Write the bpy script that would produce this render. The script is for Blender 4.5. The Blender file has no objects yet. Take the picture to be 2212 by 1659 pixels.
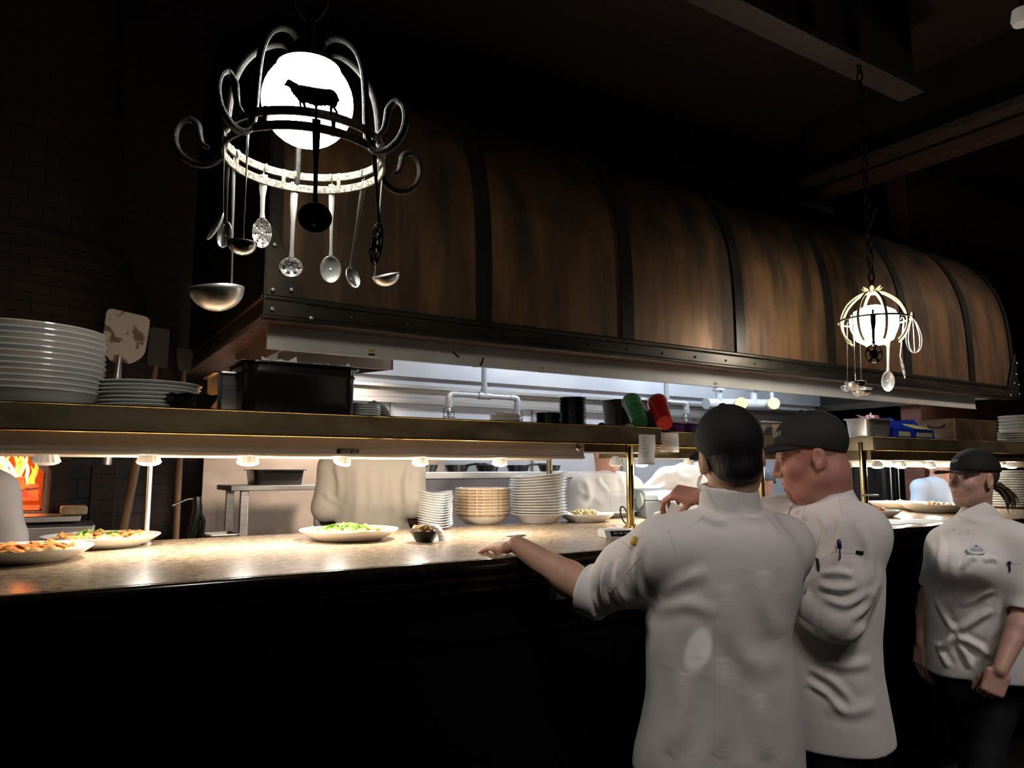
import bpy, math, random
import numpy as np
from mathutils import Vector, Matrix
random.seed(4); RNG = np.random.RandomState(7)
SC = bpy.context.scene; COL = SC.collection
V = lambda *a: np.array(a, float)
# ---------------------------------------------------------------- the camera that took the photograph
F = 1580.0; YAW = math.radians(32.3); PIT = math.radians(6.64); CAM = V(0, 0, 1.52)
cf = V(math.sin(YAW)*math.cos(PIT), math.cos(YAW)*math.cos(PIT), math.sin(PIT)); cr = V(math.cos(YAW), -math.sin(YAW), 0); cu = np.cross(cr, cf)
def ray(u, v): return cf + cr*(u-1106)/F + cu*(829.5-v)/F
def aD(u, v, d): return CAM + ray(u, v)*d
def aY(u, v, y): r = ray(u, v); return CAM + r*y/r[1]
def aX(u, v, x): r = ray(u, v); return CAM + r*x/r[0]
def aZ(u, v, z): r = ray(u, v); return CAM + r*(z-CAM[2])/r[2]
cam = bpy.data.objects.new('camera', bpy.data.cameras.new('camera')); COL.objects.link(cam)
cam.data.sensor_width = 36; cam.data.lens = 36*F/2212; cam.data.clip_start = 0.02; cam.data.clip_end = 60
cam.matrix_world = Matrix(((cr[0], cu[0], -cf[0], 0), (cr[1], cu[1], -cf[1], 0), (cr[2], cu[2], -cf[2], 1.52), (0, 0, 0, 1)))
SC.camera = cam
SC.view_settings.view_transform = 'Standard'; SC.view_settings.look = 'None'; SC.view_settings.gamma = 1; SC.view_settings.exposure = 0
SC.view_settings.use_curve_mapping = False
# ---------------------------------------------------------------- materials
MATS = {}
def M(name, col, rough=.5, metal=0, col2=None, scale=8, stretch=(1, 1, 1), lo=.4, hi=.6, bump=0, bscale=None, emit=None, estr=0, detail=6,
      alpha=1, trans=0, sss=0, coat=0, rough2=None, sheen=0, ior=1.45, bstretch=None):
    m = bpy.data.materials.new(name); m.use_nodes = True; nt = m.node_tree; N = nt.nodes; L = nt.links
    b = N['Principled BSDF']; b.inputs['Base Color'].default_value = (*col, 1); b.inputs['Roughness'].default_value = rough
    b.inputs['Metallic'].default_value = metal; b.inputs['IOR'].default_value = ior
    if coat: b.inputs['Coat Weight'].default_value = coat; b.inputs['Coat Roughness'].default_value = .08
    if trans: b.inputs['Transmission Weight'].default_value = trans
    if sheen: b.inputs['Sheen Weight'].default_value = sheen
    if sss: b.inputs['Subsurface Weight'].default_value = sss; b.inputs['Subsurface Radius'].default_value = (.01, .004, .002)
    if emit: b.inputs['Emission Color'].default_value = (*emit, 1); b.inputs['Emission Strength'].default_value = estr
    def noise(sc, st, det):
        tc = N.new('ShaderNodeTexCoord'); mp = N.new('ShaderNodeMapping'); mp.inputs['Scale'].default_value = st
        n = N.new('ShaderNodeTexNoise'); n.inputs['Scale'].default_value = sc; n.inputs['Detail'].default_value = det
        L.new(tc.outputs['Object'], mp.inputs['Vector']); L.new(mp.outputs['Vector'], n.inputs['Vector']); return n
    if col2 is not None:
        n = noise(scale, stretch, detail); r = N.new('ShaderNodeMapRange'); r.inputs[1].default_value = lo; r.inputs[2].default_value = hi
        L.new(n.outputs['Fac'], r.inputs[0]); x = N.new('ShaderNodeMix'); x.data_type = 'RGBA'
        x.inputs[6].default_value = (*col, 1); x.inputs[7].default_value = (*col2, 1)
        L.new(r.outputs[0], x.inputs[0]); L.new(x.outputs[2], b.inputs['Base Color'])
        if rough2 is not None:
            q = N.new('ShaderNodeMapRange'); q.inputs[1].default_value = lo; q.inputs[2].default_value = hi; q.inputs[3].default_value = rough; q.inputs[4].default_value = rough2
            L.new(n.outputs['Fac'], q.inputs[0]); L.new(q.outputs[0], b.inputs['Roughness'])
    if bump:
        n = noise(bscale or scale, bstretch or stretch, 5); bp = N.new('ShaderNodeBump'); bp.inputs['Strength'].default_value = bump; bp.inputs['Distance'].default_value = .01
        L.new(n.outputs['Fac'], bp.inputs['Height']); L.new(bp.outputs[0], b.inputs['Normal'])
    MATS[name] = m; return m
def brick_mat(name, c1, c2, mortar, bw=.2, bh=.065, radial=None, rough=.85):
    m = bpy.data.materials.new(name); m.use_nodes = True; nt = m.node_tree; N = nt.nodes; L = nt.links; b = N['Principled BSDF']
    tc = N.new('ShaderNodeTexCoord'); sp = N.new('ShaderNodeSeparateXYZ'); L.new(tc.outputs['Object'], sp.inputs[0]); cb = N.new('ShaderNodeCombineXYZ')
    def mth(op, a, b2=None):
        q = N.new('ShaderNodeMath'); q.operation = op
        for i, v in enumerate((a, b2)):
            if v is None: continue
            if isinstance(v, (int, float)): q.inputs[i].default_value = v
            else: L.new(v, q.inputs[i])
        return q.outputs[0]
    if radial:
        ang = mth('ARCTAN2', mth('SUBTRACT', sp.outputs[0], radial[0]), mth('SUBTRACT', radial[1], sp.outputs[1])); u = mth('MULTIPLY', ang, radial[2])
    else: u = mth('ADD', sp.outputs[0], sp.outputs[1])
    L.new(u, cb.inputs[0]); L.new(sp.outputs[2], cb.inputs[1])
    t = N.new('ShaderNodeTexBrick'); L.new(cb.outputs[0], t.inputs['Vector']); t.inputs['Scale'].default_value = 1
    t.inputs['Color1'].default_value = (*c1, 1); t.inputs['Color2'].default_value = (*c2, 1); t.inputs['Mortar'].default_value = (*mortar, 1)
    t.inputs['Brick Width'].default_value = bw; t.inputs['Row Height'].default_value = bh; t.inputs['Mortar Size'].default_value = .005; t.inputs['Bias'].default_value = -.1
    L.new(t.outputs['Color'], b.inputs['Base Color']); b.inputs['Roughness'].default_value = rough
    bp = N.new('ShaderNodeBump'); bp.inputs['Strength'].default_value = .5; bp.inputs['Distance'].default_value = .008; bp.invert = True
    L.new(t.outputs['Fac'], bp.inputs['Height']); L.new(bp.outputs[0], b.inputs['Normal']); MATS[name] = m; return m
# ---------------------------------------------------------------- mesh collecting
def frame(d, up=None):
    d = np.array(d, float); d /= np.linalg.norm(d) + 1e-12
    a = V(0, 0, 1) if up is None else np.array(up, float)
    if abs(d @ a) > .98*np.linalg.norm(a): a = V(1, 0, 0) if abs(d[0]) < .9 else V(0, 1, 0)
    x = np.cross(a, d); x /= np.linalg.norm(x); y = np.cross(d, x); return x, y, d
class G:
    def __init__(s): s.v = []; s.f = []; s.m = []
    def add(s, vs, fs, mi=0):
        o = len(s.v); s.v += [tuple(map(float, p)) for p in vs]; s.f += [tuple(i+o for i in f) for f in fs]; s.m += [mi]*len(fs); return s
    def box(s, lo, hi, mi=0):
        x0, y0, z0 = lo; x1, y1, z1 = hi
        return s.add([(x0,y0,z0),(x1,y0,z0),(x1,y1,z0),(x0,y1,z0),(x0,y0,z1),(x1,y0,z1),(x1,y1,z1),(x0,y1,z1)],
                     [(0,3,2,1),(4,5,6,7),(0,1,5,4),(1,2,6,5),(2,3,7,6),(3,0,4,7)], mi)
    def obox(s, c, ax, h, mi=0):
        c = np.array(c); A = [np.array(a, float)/np.linalg.norm(a)*k for a, k in zip(ax, h)]
        P = [c+i*A[0]+j*A[1]+k*A[2] for k in (-1, 1) for (i, j) in ((-1,-1),(1,-1),(1,1),(-1,1))]
        return s.add(P, [(0,3,2,1),(4,5,6,7),(0,1,5,4),(1,2,6,5),(2,3,7,6),(3,0,4,7)], mi)
    def tube(s, pts, r, n=8, cap=True, mi=0, flat=None, up=None, closed=False):
        P = [np.array(p, float) for p in pts]; k = len(P); R = [r]*k if np.isscalar(r) else list(r); vs = []; x = None
        for i in range(k):
            if closed: d = P[(i+1) % k]-P[i-1]
            else: d = P[min(i+1, k-1)]-P[max(i-1, 0)]
            d = d/(np.linalg.norm(d)+1e-12)
            if x is None or up is not None: x, y, _ = frame(d, up)
            else:
                x = x-d*(x@d); x /= np.linalg.norm(x)+1e-12; y = np.cross(d, x)
            ra = R[i]; rb = ra if flat is None else ra*flat
            for j in range(n):
                a = 2*math.pi*(j+.5)/n; vs.append(P[i]+x*math.cos(a)*ra+y*math.sin(a)*rb)
        fs = [(i*n+j, i*n+(j+1) % n, (i+1)*n+(j+1) % n, (i+1)*n+j) for i in range(k-1) for j in range(n)]
        if closed: fs += [((k-1)*n+j, (k-1)*n+(j+1) % n, (j+1) % n, j) for j in range(n)]
        elif cap: fs += [tuple(range(n-1, -1, -1)), tuple((k-1)*n+j for j in range(n))]
        return s.add(vs, fs, mi)
    def cyl(s, a, b, r, r2=None, n=16, mi=0): return s.tube([a, b], [r, r if r2 is None else r2], n, mi=mi)
    def lathe(s, prof, c=(0,0,0), n=32, mi=0, ax=None, sx=1, sy=1, wob=None):
        X, Y, Z = ax if ax is not None else (V(1,0,0), V(0,1,0), V(0,0,1)); c = np.array(c, float); vs = []; k = len(prof)
        for (r, z) in prof:
            for j in range(n):
                a = 2*math.pi*j/n; w = 0 if wob is None else wob(a, r)
                vs.append(c+X*math.cos(a)*r*sx+Y*math.sin(a)*r*sy+Z*(z+w))
        fs = [(i*n+j, i*n+(j+1) % n, (i+1)*n+(j+1) % n, (i+1)*n+j) for i in range(k-1) for j in range(n)]
        if prof[0][0] > 1e-6: fs.append(tuple(range(n-1, -1, -1)))
        if prof[-1][0] > 1e-6: fs.append(tuple((k-1)*n+j for j in range(n)))
        return s.add(vs, fs, mi)
    def ell(s, c, r, n=16, mi=0, ax=None):
        r = (r, r, r) if np.isscalar(r) else r; A = ax if ax is not None else (V(1,0,0), V(0,1,0), V(0,0,1)); c = np.array(c, float); m = max(6, n//2)
        vs = [c-A[2]*r[2]]; 
        for i in range(1, m):
            t = math.pi*i/m
            for j in range(n):
                a = 2*math.pi*j/n; vs.append(c+A[0]*r[0]*math.sin(t)*math.cos(a)+A[1]*r[1]*math.sin(t)*math.sin(a)-A[2]*r[2]*math.cos(t))
        vs.append(c+A[2]*r[2]); e = len(vs)-1
        fs = [(0, 1+(j+1) % n, 1+j) for j in range(n)]
        fs += [(1+i*n+j, 1+i*n+(j+1) % n, 1+(i+1)*n+(j+1) % n, 1+(i+1)*n+j) for i in range(m-2) for j in range(n)]
        fs += [(e, 1+(m-2)*n+j, 1+(m-2)*n+(j+1) % n) for j in range(n)]
        return s.add(vs, fs, mi)
    def prism(s, poly, o, ux, uy, t, mi=0):
        o = np.array(o, float); ux = np.array(ux, float); uy = np.array(uy, float); uz = np.cross(ux, uy); uz /= np.linalg.norm(uz); n = len(poly)
        vs = [o+ux*a+uy*b for a, b in poly]+[o+ux*a+uy*b+uz*t for a, b in poly]
        return s.add(vs, [tuple(range(n-1, -1, -1)), tuple(range(n, 2*n))]+[(i, (i+1) % n, n+(i+1) % n, n+i) for i in range(n)], mi)
    def rings(s, R, closed=True, cap=True, mi=0):
        n = len(R[0]); k = len(R); vs = [p for r in R for p in r]
        fs = [(i*n+j, i*n+(j+1) % n, (i+1)*n+(j+1) % n, (i+1)*n+j) for i in range(k-1) for j in range(n if closed else n-1)]
        if cap and closed: fs += [tuple(range(n-1, -1, -1)), tuple((k-1)*n+j for j in range(n))]
        return s.add(vs, fs, mi)
    def build(s, name, mat, parent=None, smooth=35, bevel=0, sub=0):
        me = bpy.data.meshes.new(name); me.from_pydata(s.v, [], s.f); me.validate()
        for q in (mat if isinstance(mat, (list, tuple)) else [mat]): me.materials.append(q)
        if len(me.polygons) == len(s.m): me.polygons.foreach_set('material_index', s.m)
        return mkobj(name, me, parent, smooth, bevel, sub)
def mkobj(name, me, parent=None, smooth=35, bevel=0, sub=0):
    o = bpy.data.objects.new(name, me); COL.objects.link(o)
    if smooth:
        me.polygons.foreach_set('use_smooth', [True]*len(me.polygons))
        if smooth < 180: me.set_sharp_from_angle(angle=math.radians(smooth))
    if bevel:
        b = o.modifiers.new('bevel', 'BEVEL'); b.width = bevel; b.segments = 2; b.limit_method = 'ANGLE'; b.angle_limit = math.radians(40)
    if sub: q = o.modifiers.new('sub', 'SUBSURF'); q.levels = sub; q.render_levels = sub
    if parent is not None:
        o.parent = parent
        if parent.type == 'EMPTY': o.matrix_parent_inverse = Matrix.Translation(-Vector(parent.location))
    return o
def tag(o, label=None, cat=None, group=None, kind=None):
    if label: o['label'] = label
    if cat: o['category'] = cat
    if group: o['group'] = group
    if kind: o['kind'] = kind
    return o
def thing(name, label, cat, loc=(0, 0, 0), group=None, kind=None):
    o = bpy.data.objects.new(name, None); COL.objects.link(o); o.empty_display_size = .05; o.location = [float(q) for q in loc]; return tag(o, label, cat, group, kind)
def children(o): return [c for c in list(COL.objects) if c.parent == o]
def dup(o, loc, label, group=None, rot=None, kids=None):
    r = o.copy(); COL.objects.link(r); r.location = [float(q) for q in loc]; r['label'] = label
    if group: r['group'] = group
    if rot is not None: r.rotation_euler = rot
    for ch in (children(o) if kids is None else kids):
        c = ch.copy(); COL.objects.link(c); c.parent = r
        for g in children(ch):
            d = g.copy(); COL.objects.link(d); d.parent = c
    return r
def struct(g, name, mat, **k): return tag(g.build(name, mat, **k), kind='structure')
def text(name, s, mat, o, ux, uy, size, parent=None, ex=.0004, align='CENTER', sx=1):
    cu_ = bpy.data.curves.new(name, 'FONT'); cu_.body = s; cu_.size = size; cu_.align_x = align; cu_.align_y = 'CENTER'; cu_.extrude = ex
    t = bpy.data.objects.new(name+'_tmp', cu_); COL.objects.link(t); dg = bpy.context.evaluated_depsgraph_get(); dg.update()
    me = bpy.data.meshes.new_from_object(t.evaluated_get(dg)); COL.objects.unlink(t); bpy.data.objects.remove(t)
    ux = np.array(ux, float)/np.linalg.norm(ux)*sx; uy = np.array(uy, float)/np.linalg.norm(uy); uz = np.cross(ux, uy); uz /= np.linalg.norm(uz)
    me.transform(Matrix(((ux[0], uy[0], uz[0], o[0]), (ux[1], uy[1], uz[1], o[1]), (ux[2], uy[2], uz[2], o[2]), (0, 0, 0, 1))))
    me.materials.clear(); me.materials.append(mat); return mkobj(name, me, parent, smooth=0)
def light(kind, name, loc, energy, col=(1, 1, 1), size=.1, aim=None, angle=60, blend=.5, sy=None):
    l = bpy.data.lights.new(name, kind); l.energy = energy; l.color = col
    if kind == 'AREA':
        l.size = size
        if sy: l.shape = 'RECTANGLE'; l.size_y = sy
    else: l.shadow_soft_size = size
    if kind == 'SPOT': l.spot_size = math.radians(angle); l.spot_blend = blend
    o = bpy.data.objects.new(name, l); COL.objects.link(o); o.location = [float(q) for q in loc]
    if aim is not None:
        o.rotation_euler = (Vector([float(q) for q in aim])-o.location).to_track_quat('-Z', 'Y').to_euler()
    return o
ORD = ['topmost', 'second from the top', 'third from the top', 'fourth from the top', 'fifth from the top', 'sixth from the top', 'seventh from the top', 'eighth from the top',
       'ninth from the top', 'tenth from the top', 'eleventh from the top', 'twelfth from the top', 'thirteenth from the top', 'fourteenth from the top', 'fifteenth from the top', 'sixteenth from the top', 'seventeenth from the top', 'eighteenth from the top']
def ordn(i, n): return 'bottom one' if i == n-1 else ORD[i]
# ---------------------------------------------------------------- distance fields for bodies and cloth
def nrm(a): a = np.array(a, float); return a/(np.linalg.norm(a)+1e-12)
class Cone:      # round cone
    def __init__(s, a, b, ra, rb=None, k=.01, sub=False):
        s.a = np.array(a, float); s.b = np.array(b, float); s.ra = ra; s.rb = ra if rb is None else rb; s.k = k; s.sub = sub
        R = max(s.ra, s.rb); s.lo = np.minimum(s.a, s.b)-R; s.hi = np.maximum(s.a, s.b)+R
    def d(s, X, Y, Z):
        ab = s.b-s.a; L = ab@ab+1e-12; px = X-s.a[0]; py = Y-s.a[1]; pz = Z-s.a[2]
        t = np.clip((px*ab[0]+py*ab[1]+pz*ab[2])/L, 0, 1)
        return np.sqrt((px-t*ab[0])**2+(py-t*ab[1])**2+(pz-t*ab[2])**2)-(s.ra+(s.rb-s.ra)*t)
class Ell:
    def __init__(s, c, r, ax=None, k=.01, sub=False):
        s.c = np.array(c, float); s.r = r; s.ax = [nrm(a) for a in ax] if ax is not None else [V(1,0,0), V(0,1,0), V(0,0,1)]; s.k = k; s.sub = sub
        e = np.sqrt(sum((np.array(a)*q)**2 for a, q in zip(s.ax, r))); s.lo = s.c-e; s.hi = s.c+e
    def d(s, X, Y, Z):
        px = X-s.c[0]; py = Y-s.c[1]; pz = Z-s.c[2]; k0 = 0; k1 = 0
        for a, q in zip(s.ax, s.r):
            t = px*a[0]+py*a[1]+pz*a[2]; k0 = k0+(t/q)**2; k1 = k1+(t/q**2)**2
        k0 = np.sqrt(k0); k1 = np.sqrt(k1)+1e-9; return k0*(k0-1)/k1
class Box:
    def __init__(s, c, ax, h, r=.005, k=.005, sub=False):
        s.c = np.array(c, float); s.ax = [nrm(a) for a in ax]; s.h = h; s.r = r; s.k = k; s.sub = sub
        e = sum(np.abs(np.array(a)*q) for a, q in zip(s.ax, h)); s.lo = s.c-e; s.hi = s.c+e
    def d(s, X, Y, Z):
        px = X-s.c[0]; py = Y-s.c[1]; pz = Z-s.c[2]; o = 0; i = -1e9
        for a, q in zip(s.ax, s.h):
            t = np.abs(px*a[0]+py*a[1]+pz*a[2])-(q-s.r); o = o+np.maximum(t, 0)**2; i = np.maximum(i, t)
        return np.sqrt(o)+np.minimum(i, 0)-s.r
class Loft:      # stacked superellipse sections along an upward axis: rows of (z, cx, cy, half width, half depth, yaw of the width axis)
    def __init__(s, rows, k=.02, p=2.3, sub=False):
        R = np.array(sorted(rows), float); s.R = R; s.k = k; s.p = p; s.sub = sub; m = R[:, 3:5].max()
        s.lo = V(R[:, 1].min()-m, R[:, 2].min()-m, R[0, 0]); s.hi = V(R[:, 1].max()+m, R[:, 2].max()+m, R[-1, 0])
        zz = np.linspace(R[0, 0], R[-1, 0], 200); s.T = [zz]
        for i in range(1, 6):
            y = np.interp(zz, R[:, 0], R[:, i]); ker = np.ones(15)/15
            s.T.append(np.convolve(np.pad(y, 7, 'edge'), ker, 'valid'))
    def d(s, X, Y, Z):
        z = np.clip(Z, s.R[0, 0], s.R[-1, 0]); cx, cy, a, b, w = [np.interp(z, s.T[0], t) for t in s.T[1:]]
        dx = X-cx; dy = Y-cy; c = np.cos(w); n = np.sin(w); u = np.abs(dx*c+dy*n)/a; v = np.abs(-dx*n+dy*c)/b
        q = (u**s.p+v**s.p)**(1/s.p); e = (q-1)*np.minimum(a, b); dz = np.abs(Z-z)
        return np.where(dz > 0, np.sqrt(np.maximum(e, 0)**2+dz**2), e)
class Cut:       # keep the side of a plane the normal points away from
    def __init__(s, o, n, k=.002): s.o = np.array(o, float); s.n = nrm(n); s.k = k
def field(prims, X, Y, Z, org, h):
    D = np.full((X.size, Y.size, Z.size), .06, np.float32)
    for p in prims:
        if isinstance(p, Cut):
            e = (X[:, None, None]-p.o[0])*p.n[0]+(Y[None, :, None]-p.o[1])*p.n[1]+(Z[None, None, :]-p.o[2])*p.n[2]
            hh = np.clip(.5+.5*(e-D)/p.k, 0, 1); D = (D*(1-hh)+e*hh+p.k*hh*(1-hh)).astype(np.float32); continue
        m = p.k+.03; i0 = np.maximum(np.floor((p.lo-m-org)/h).astype(int), 0); i1 = np.minimum(np.ceil((p.hi+m-org)/h).astype(int)+1, D.shape)
        if (i1 <= i0).any(): continue
        sl = tuple(slice(a, b) for a, b in zip(i0, i1)); x = X[sl[0]][:, None, None]; y = Y[sl[1]][None, :, None]; z = Z[sl[2]][None, None, :]
        e = p.d(x, y, z); A = D[sl]; k = p.k
        if p.sub: e = -e; q = np.clip(.5-.5*(A-e)/k, 0, 1); D[sl] = A*(1-q)+e*q+k*q*(1-q)
        else: q = np.clip(.5+.5*(A-e)/k, 0, 1); D[sl] = A*(1-q)+e*q-k*q*(1-q)
    return D
def snet(prims, h, lo=None, hi=None, warp=None, skip=()):
    ps = [p for p in prims if not isinstance(p, Cut) and not p.sub]
    lo = np.min([p.lo for p in ps], 0)-.02 if lo is None else np.array(lo, float); hi = np.max([p.hi for p in ps], 0)+.02 if hi is None else np.array(hi, float)
    lo = np.floor(lo/h)*h; n = np.ceil((hi-lo)/h).astype(int)+1; X, Y, Z = [lo[i]+h*np.arange(n[i]) for i in range(3)]
    D = field(prims, X, Y, Z, lo, h)
    if warp is not None: D = D+warp(X[:, None, None], Y[None, :, None], Z[None, None, :]).astype(np.float32)
    S = D < 0; c = np.zeros(tuple(n-1), np.int8)
    for dx in (0, 1):
        for dy in (0, 1):
            for dz in (0, 1): c += S[dx:n[0]-1+dx, dy:n[1]-1+dy, dz:n[2]-1+dz]
    act = (c > 0) & (c < 8); I = np.argwhere(act); idx = np.full(act.shape, -1, np.int64); idx[act] = np.arange(len(I))
    acc = np.zeros((len(I), 3)); cnt = np.zeros(len(I)); cor = [V(a, b, d) for a in (0, 1) for b in (0, 1) for d in (0, 1)]
    for a in range(8):
        for b in range(a+1, 8):
            if np.abs(cor[a]-cor[b]).sum() != 1: continue
            A = I+cor[a].astype(int); B = I+cor[b].astype(int); da = D[tuple(A.T)]; db = D[tuple(B.T)]; k = (da < 0) != (db < 0)
            t = np.where(k, da/np.where(k, da-db, 1), 0); acc += k[:, None]*(cor[a]+(cor[b]-cor[a])*t[:, None]); cnt += k
    P = lo+h*(I+acc/np.maximum(cnt, 1)[:, None]); Q = []
    for ax in range(3):
        s0 = [slice(0, m) for m in n]; s1 = list(s0); s0[ax] = slice(0, n[ax]-1); s1[ax] = slice(1, n[ax]); a = S[tuple(s0)]; b = S[tuple(s1)]
        o1, o2 = (ax+1) % 3, (ax+2) % 3
        E = np.argwhere(a != b); E = E[(E[:, o1] > 0) & (E[:, o2] > 0) & (E[:, o1] < n[o1]-1) & (E[:, o2] < n[o2]-1)]
        if not len(E): continue
        f = a[tuple(E.T)]; q = []
        for (i, j) in ((1, 1), (0, 1), (0, 0), (1, 0)):
            T = E.copy(); T[:, o1] -= i; T[:, o2] -= j; q.append(idx[tuple(T.T)])
        q = np.stack(q, 1); q[~f] = q[~f][:, ::-1]; Q.append(q)
    Q = np.concatenate(Q) if Q else np.zeros((0, 4), int); Q = Q[(Q >= 0).all(1)]
    if len(skip):
        cen = P[Q].mean(1); keep = np.ones(len(Q), bool)
        for (a, b) in skip: keep &= ~((cen > np.array(a)).all(1) & (cen < np.array(b)).all(1))
        Q = Q[keep]
    return P, Q
def sdf_obj(name, parts, mat, parent=None, smooth=180, relax=1, matfn=None):
    """parts: list of (P, Q); joined into one mesh"""
    VV = []; QQ = []; o = 0
    for P, Q in parts:
        P = P.copy()
        if len(Q):
            for _ in range(relax):
                acc = np.zeros_like(P); c = np.zeros(len(P))
                for i in range(4):
                    np.add.at(acc, Q[:, i], P[Q[:, (i+1) % 4]]+P[Q[:, i-1]]); np.add.at(c, Q[:, i], 2)
                P = np.where(c[:, None] > 0, P*.4+.6*acc/np.maximum(c, 1)[:, None], P)
        VV.append(P); QQ.append(Q+o); o += len(P)
    P = np.concatenate(VV); Q = np.concatenate(QQ); used = np.unique(Q); re = np.full(len(P), -1); re[used] = np.arange(len(used)); P = P[used]; Q = re[Q]
    me = bpy.data.meshes.new(name); me.vertices.add(len(P)); me.vertices.foreach_set('co', P.astype(np.float32).ravel())
    me.loops.add(len(Q)*4); me.loops.foreach_set('vertex_index', Q.astype(np.int32).ravel()); me.polygons.add(len(Q)); me.polygons.foreach_set('loop_start', np.arange(len(Q), dtype=np.int32)*4)
    me.update(calc_edges=True); me.validate()
    for q in (mat if isinstance(mat, (list, tuple)) else [mat]): me.materials.append(q)
    if matfn is not None: me.polygons.foreach_set('material_index', matfn(P[Q].mean(1)).astype(np.int32))
    return mkobj(name, me, parent, smooth)
# ================================================================= materials
granite = M('granite', (.43, .32, .2), .24, col2=(.14, .09, .06), scale=85, stretch=(.5, 1.2, 1), lo=.46, hi=.64, detail=8)
blackwood = M('black_wood', (.0022, .002, .002), .6)
blackwood.node_tree.nodes['Principled BSDF'].inputs['Specular IOR Level'].default_value = .12
nosing_m = M('dark_granite_edge', (.016, .01, .007), .16, col2=(.007, .005, .004), scale=40)
brass = M('aged_brass', (.3, .245, .15), .36, .6, col2=(.14, .105, .06), scale=5, stretch=(1, 1, 2), lo=.38, hi=.66, rough2=.5, bump=.12, bscale=9)
brass_pol = M('polished_brass', (.75, .57, .24), .12, 1)
steel = M('brushed_steel', (.52, .5, .47), .36, 1, col2=(.42, .4, .38), scale=6, stretch=(.3, 1, 18), bump=.03)
steel_d = M('dull_steel', (.4, .37, .34), .5, .85, col2=(.3, .28, .26), scale=5)
chrome = M('chrome', (.8, .79, .77), .18, .95)
chrome_s = M('satin_steel', (.78, .77, .74), .34, .85)
panel_m = M('white_steel_panel', (.56, .57, .6), .42, .35, col2=(.48, .49, .53), scale=2.5)
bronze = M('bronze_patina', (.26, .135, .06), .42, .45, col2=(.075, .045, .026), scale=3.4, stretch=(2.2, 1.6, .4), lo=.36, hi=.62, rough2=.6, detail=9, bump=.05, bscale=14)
strap_m = M('hood_strap', (.05, .043, .036), .38, .6, col2=(.036, .03, .026), scale=4)
trimb = M('hood_trim', (.085, .068, .048), .36, .7, col2=(.05, .042, .034), scale=6, stretch=(.5, 1, 3))
rust_m = M('hood_underside', (.3, .17, .11), .6, .4, col2=(.2, .12, .08), scale=9)
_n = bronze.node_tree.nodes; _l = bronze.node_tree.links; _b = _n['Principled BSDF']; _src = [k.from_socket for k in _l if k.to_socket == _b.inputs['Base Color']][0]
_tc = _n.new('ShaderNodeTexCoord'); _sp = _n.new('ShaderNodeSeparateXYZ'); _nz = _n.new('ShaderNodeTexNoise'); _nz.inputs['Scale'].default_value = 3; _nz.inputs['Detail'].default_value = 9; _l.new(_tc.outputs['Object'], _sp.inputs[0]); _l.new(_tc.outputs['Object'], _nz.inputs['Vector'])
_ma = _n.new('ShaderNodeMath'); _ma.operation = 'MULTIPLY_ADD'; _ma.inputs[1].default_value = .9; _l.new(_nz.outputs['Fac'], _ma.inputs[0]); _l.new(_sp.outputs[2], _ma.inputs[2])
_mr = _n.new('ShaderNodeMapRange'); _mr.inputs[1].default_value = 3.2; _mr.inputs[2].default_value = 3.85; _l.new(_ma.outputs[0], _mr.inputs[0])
_mx = _n.new('ShaderNodeMix'); _mx.data_type = 'RGBA'; _mx.inputs[7].default_value = (.016, .012, .01, 1); _l.new(_mr.outputs[0], _mx.inputs[0]); _l.new(_src, _mx.inputs[6]); _l.new(_mx.outputs[2], _b.inputs['Base Color'])  # darkens towards the top: soot plus the lamps' falloff, both mixed into the colour
hood_end = M('hood_end_panel', (.02, .017, .014), .45, .5)
iron = M('black_iron', (.02, .019, .017), .45, .4, bump=.25, bscale=120)
iron_p = M('pitted_iron', (.3, .28, .22), .6, .3, col2=(.1, .09, .07), scale=130, bump=.5, bscale=140)
black_pl = M('black_plastic', (.008, .008, .008), .3)
black_en = M('black_enamel', (.012, .011, .01), .22)
white_c = M('white_china', (.8, .8, .77), .16, coat=.3)
cream_c = M('cream_china', (.72, .68, .6), .22)
white_p = M('paper_white', (.82, .8, .76), .7)
ink = M('ink', (.03, .03, .04), .7)
wood_l = M('worn_wood', (.3, .16, .075), .55, col2=(.2, .1, .05), scale=10, stretch=(1, 1, .12))
ceil_m = M('ceiling_planks', (.045, .026, .02), .7, col2=(.03, .018, .014), scale=12, stretch=(.1, 4, 1))
beam_m = M('dark_beam', (.06, .038, .032), .6, col2=(.045, .028, .023), scale=9, stretch=(.3, 1, 3))
floor_m = M('floor_tile', (.02, .018, .017), .5)
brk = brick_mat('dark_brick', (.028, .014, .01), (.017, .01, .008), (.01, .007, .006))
brk_r = brick_mat('red_brick', (.2, .075, .045), (.14, .055, .035), (.09, .06, .05))
brk_o = brick_mat('oven_brick', (.034, .021, .016), (.023, .015, .012), (.009, .006, .005), bw=.2, bh=.105, radial=(-.4, 5.3, 1.0))
glow = M('lamp_face', (1, .95, .85), .4, emit=(1, .93, .8), estr=14)
glow_off = M('lamp_glass', (.8, .78, .7), .15, emit=(1, .93, .8), estr=.25)
globe_m = M('lit_globe', (1, .98, .94), .3, emit=(1, .97, .9), estr=30)
tube_m = M('lit_tube', (.9, .95, 1), .3, emit=(.8, .9, 1), estr=9)
red_pl = M('red_plastic', (.5, .02, .015), .25); green_pl = M('green_enamel', (.06, .26, .09), .3); blue_pl = M('blue_plastic', (.01, .03, .34), .35)
purple_pl = M('purple_plastic', (.1, .03, .12), .35)
gold_paint = M('pale_gold_paint', (.4, .33, .14), .45)
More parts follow.
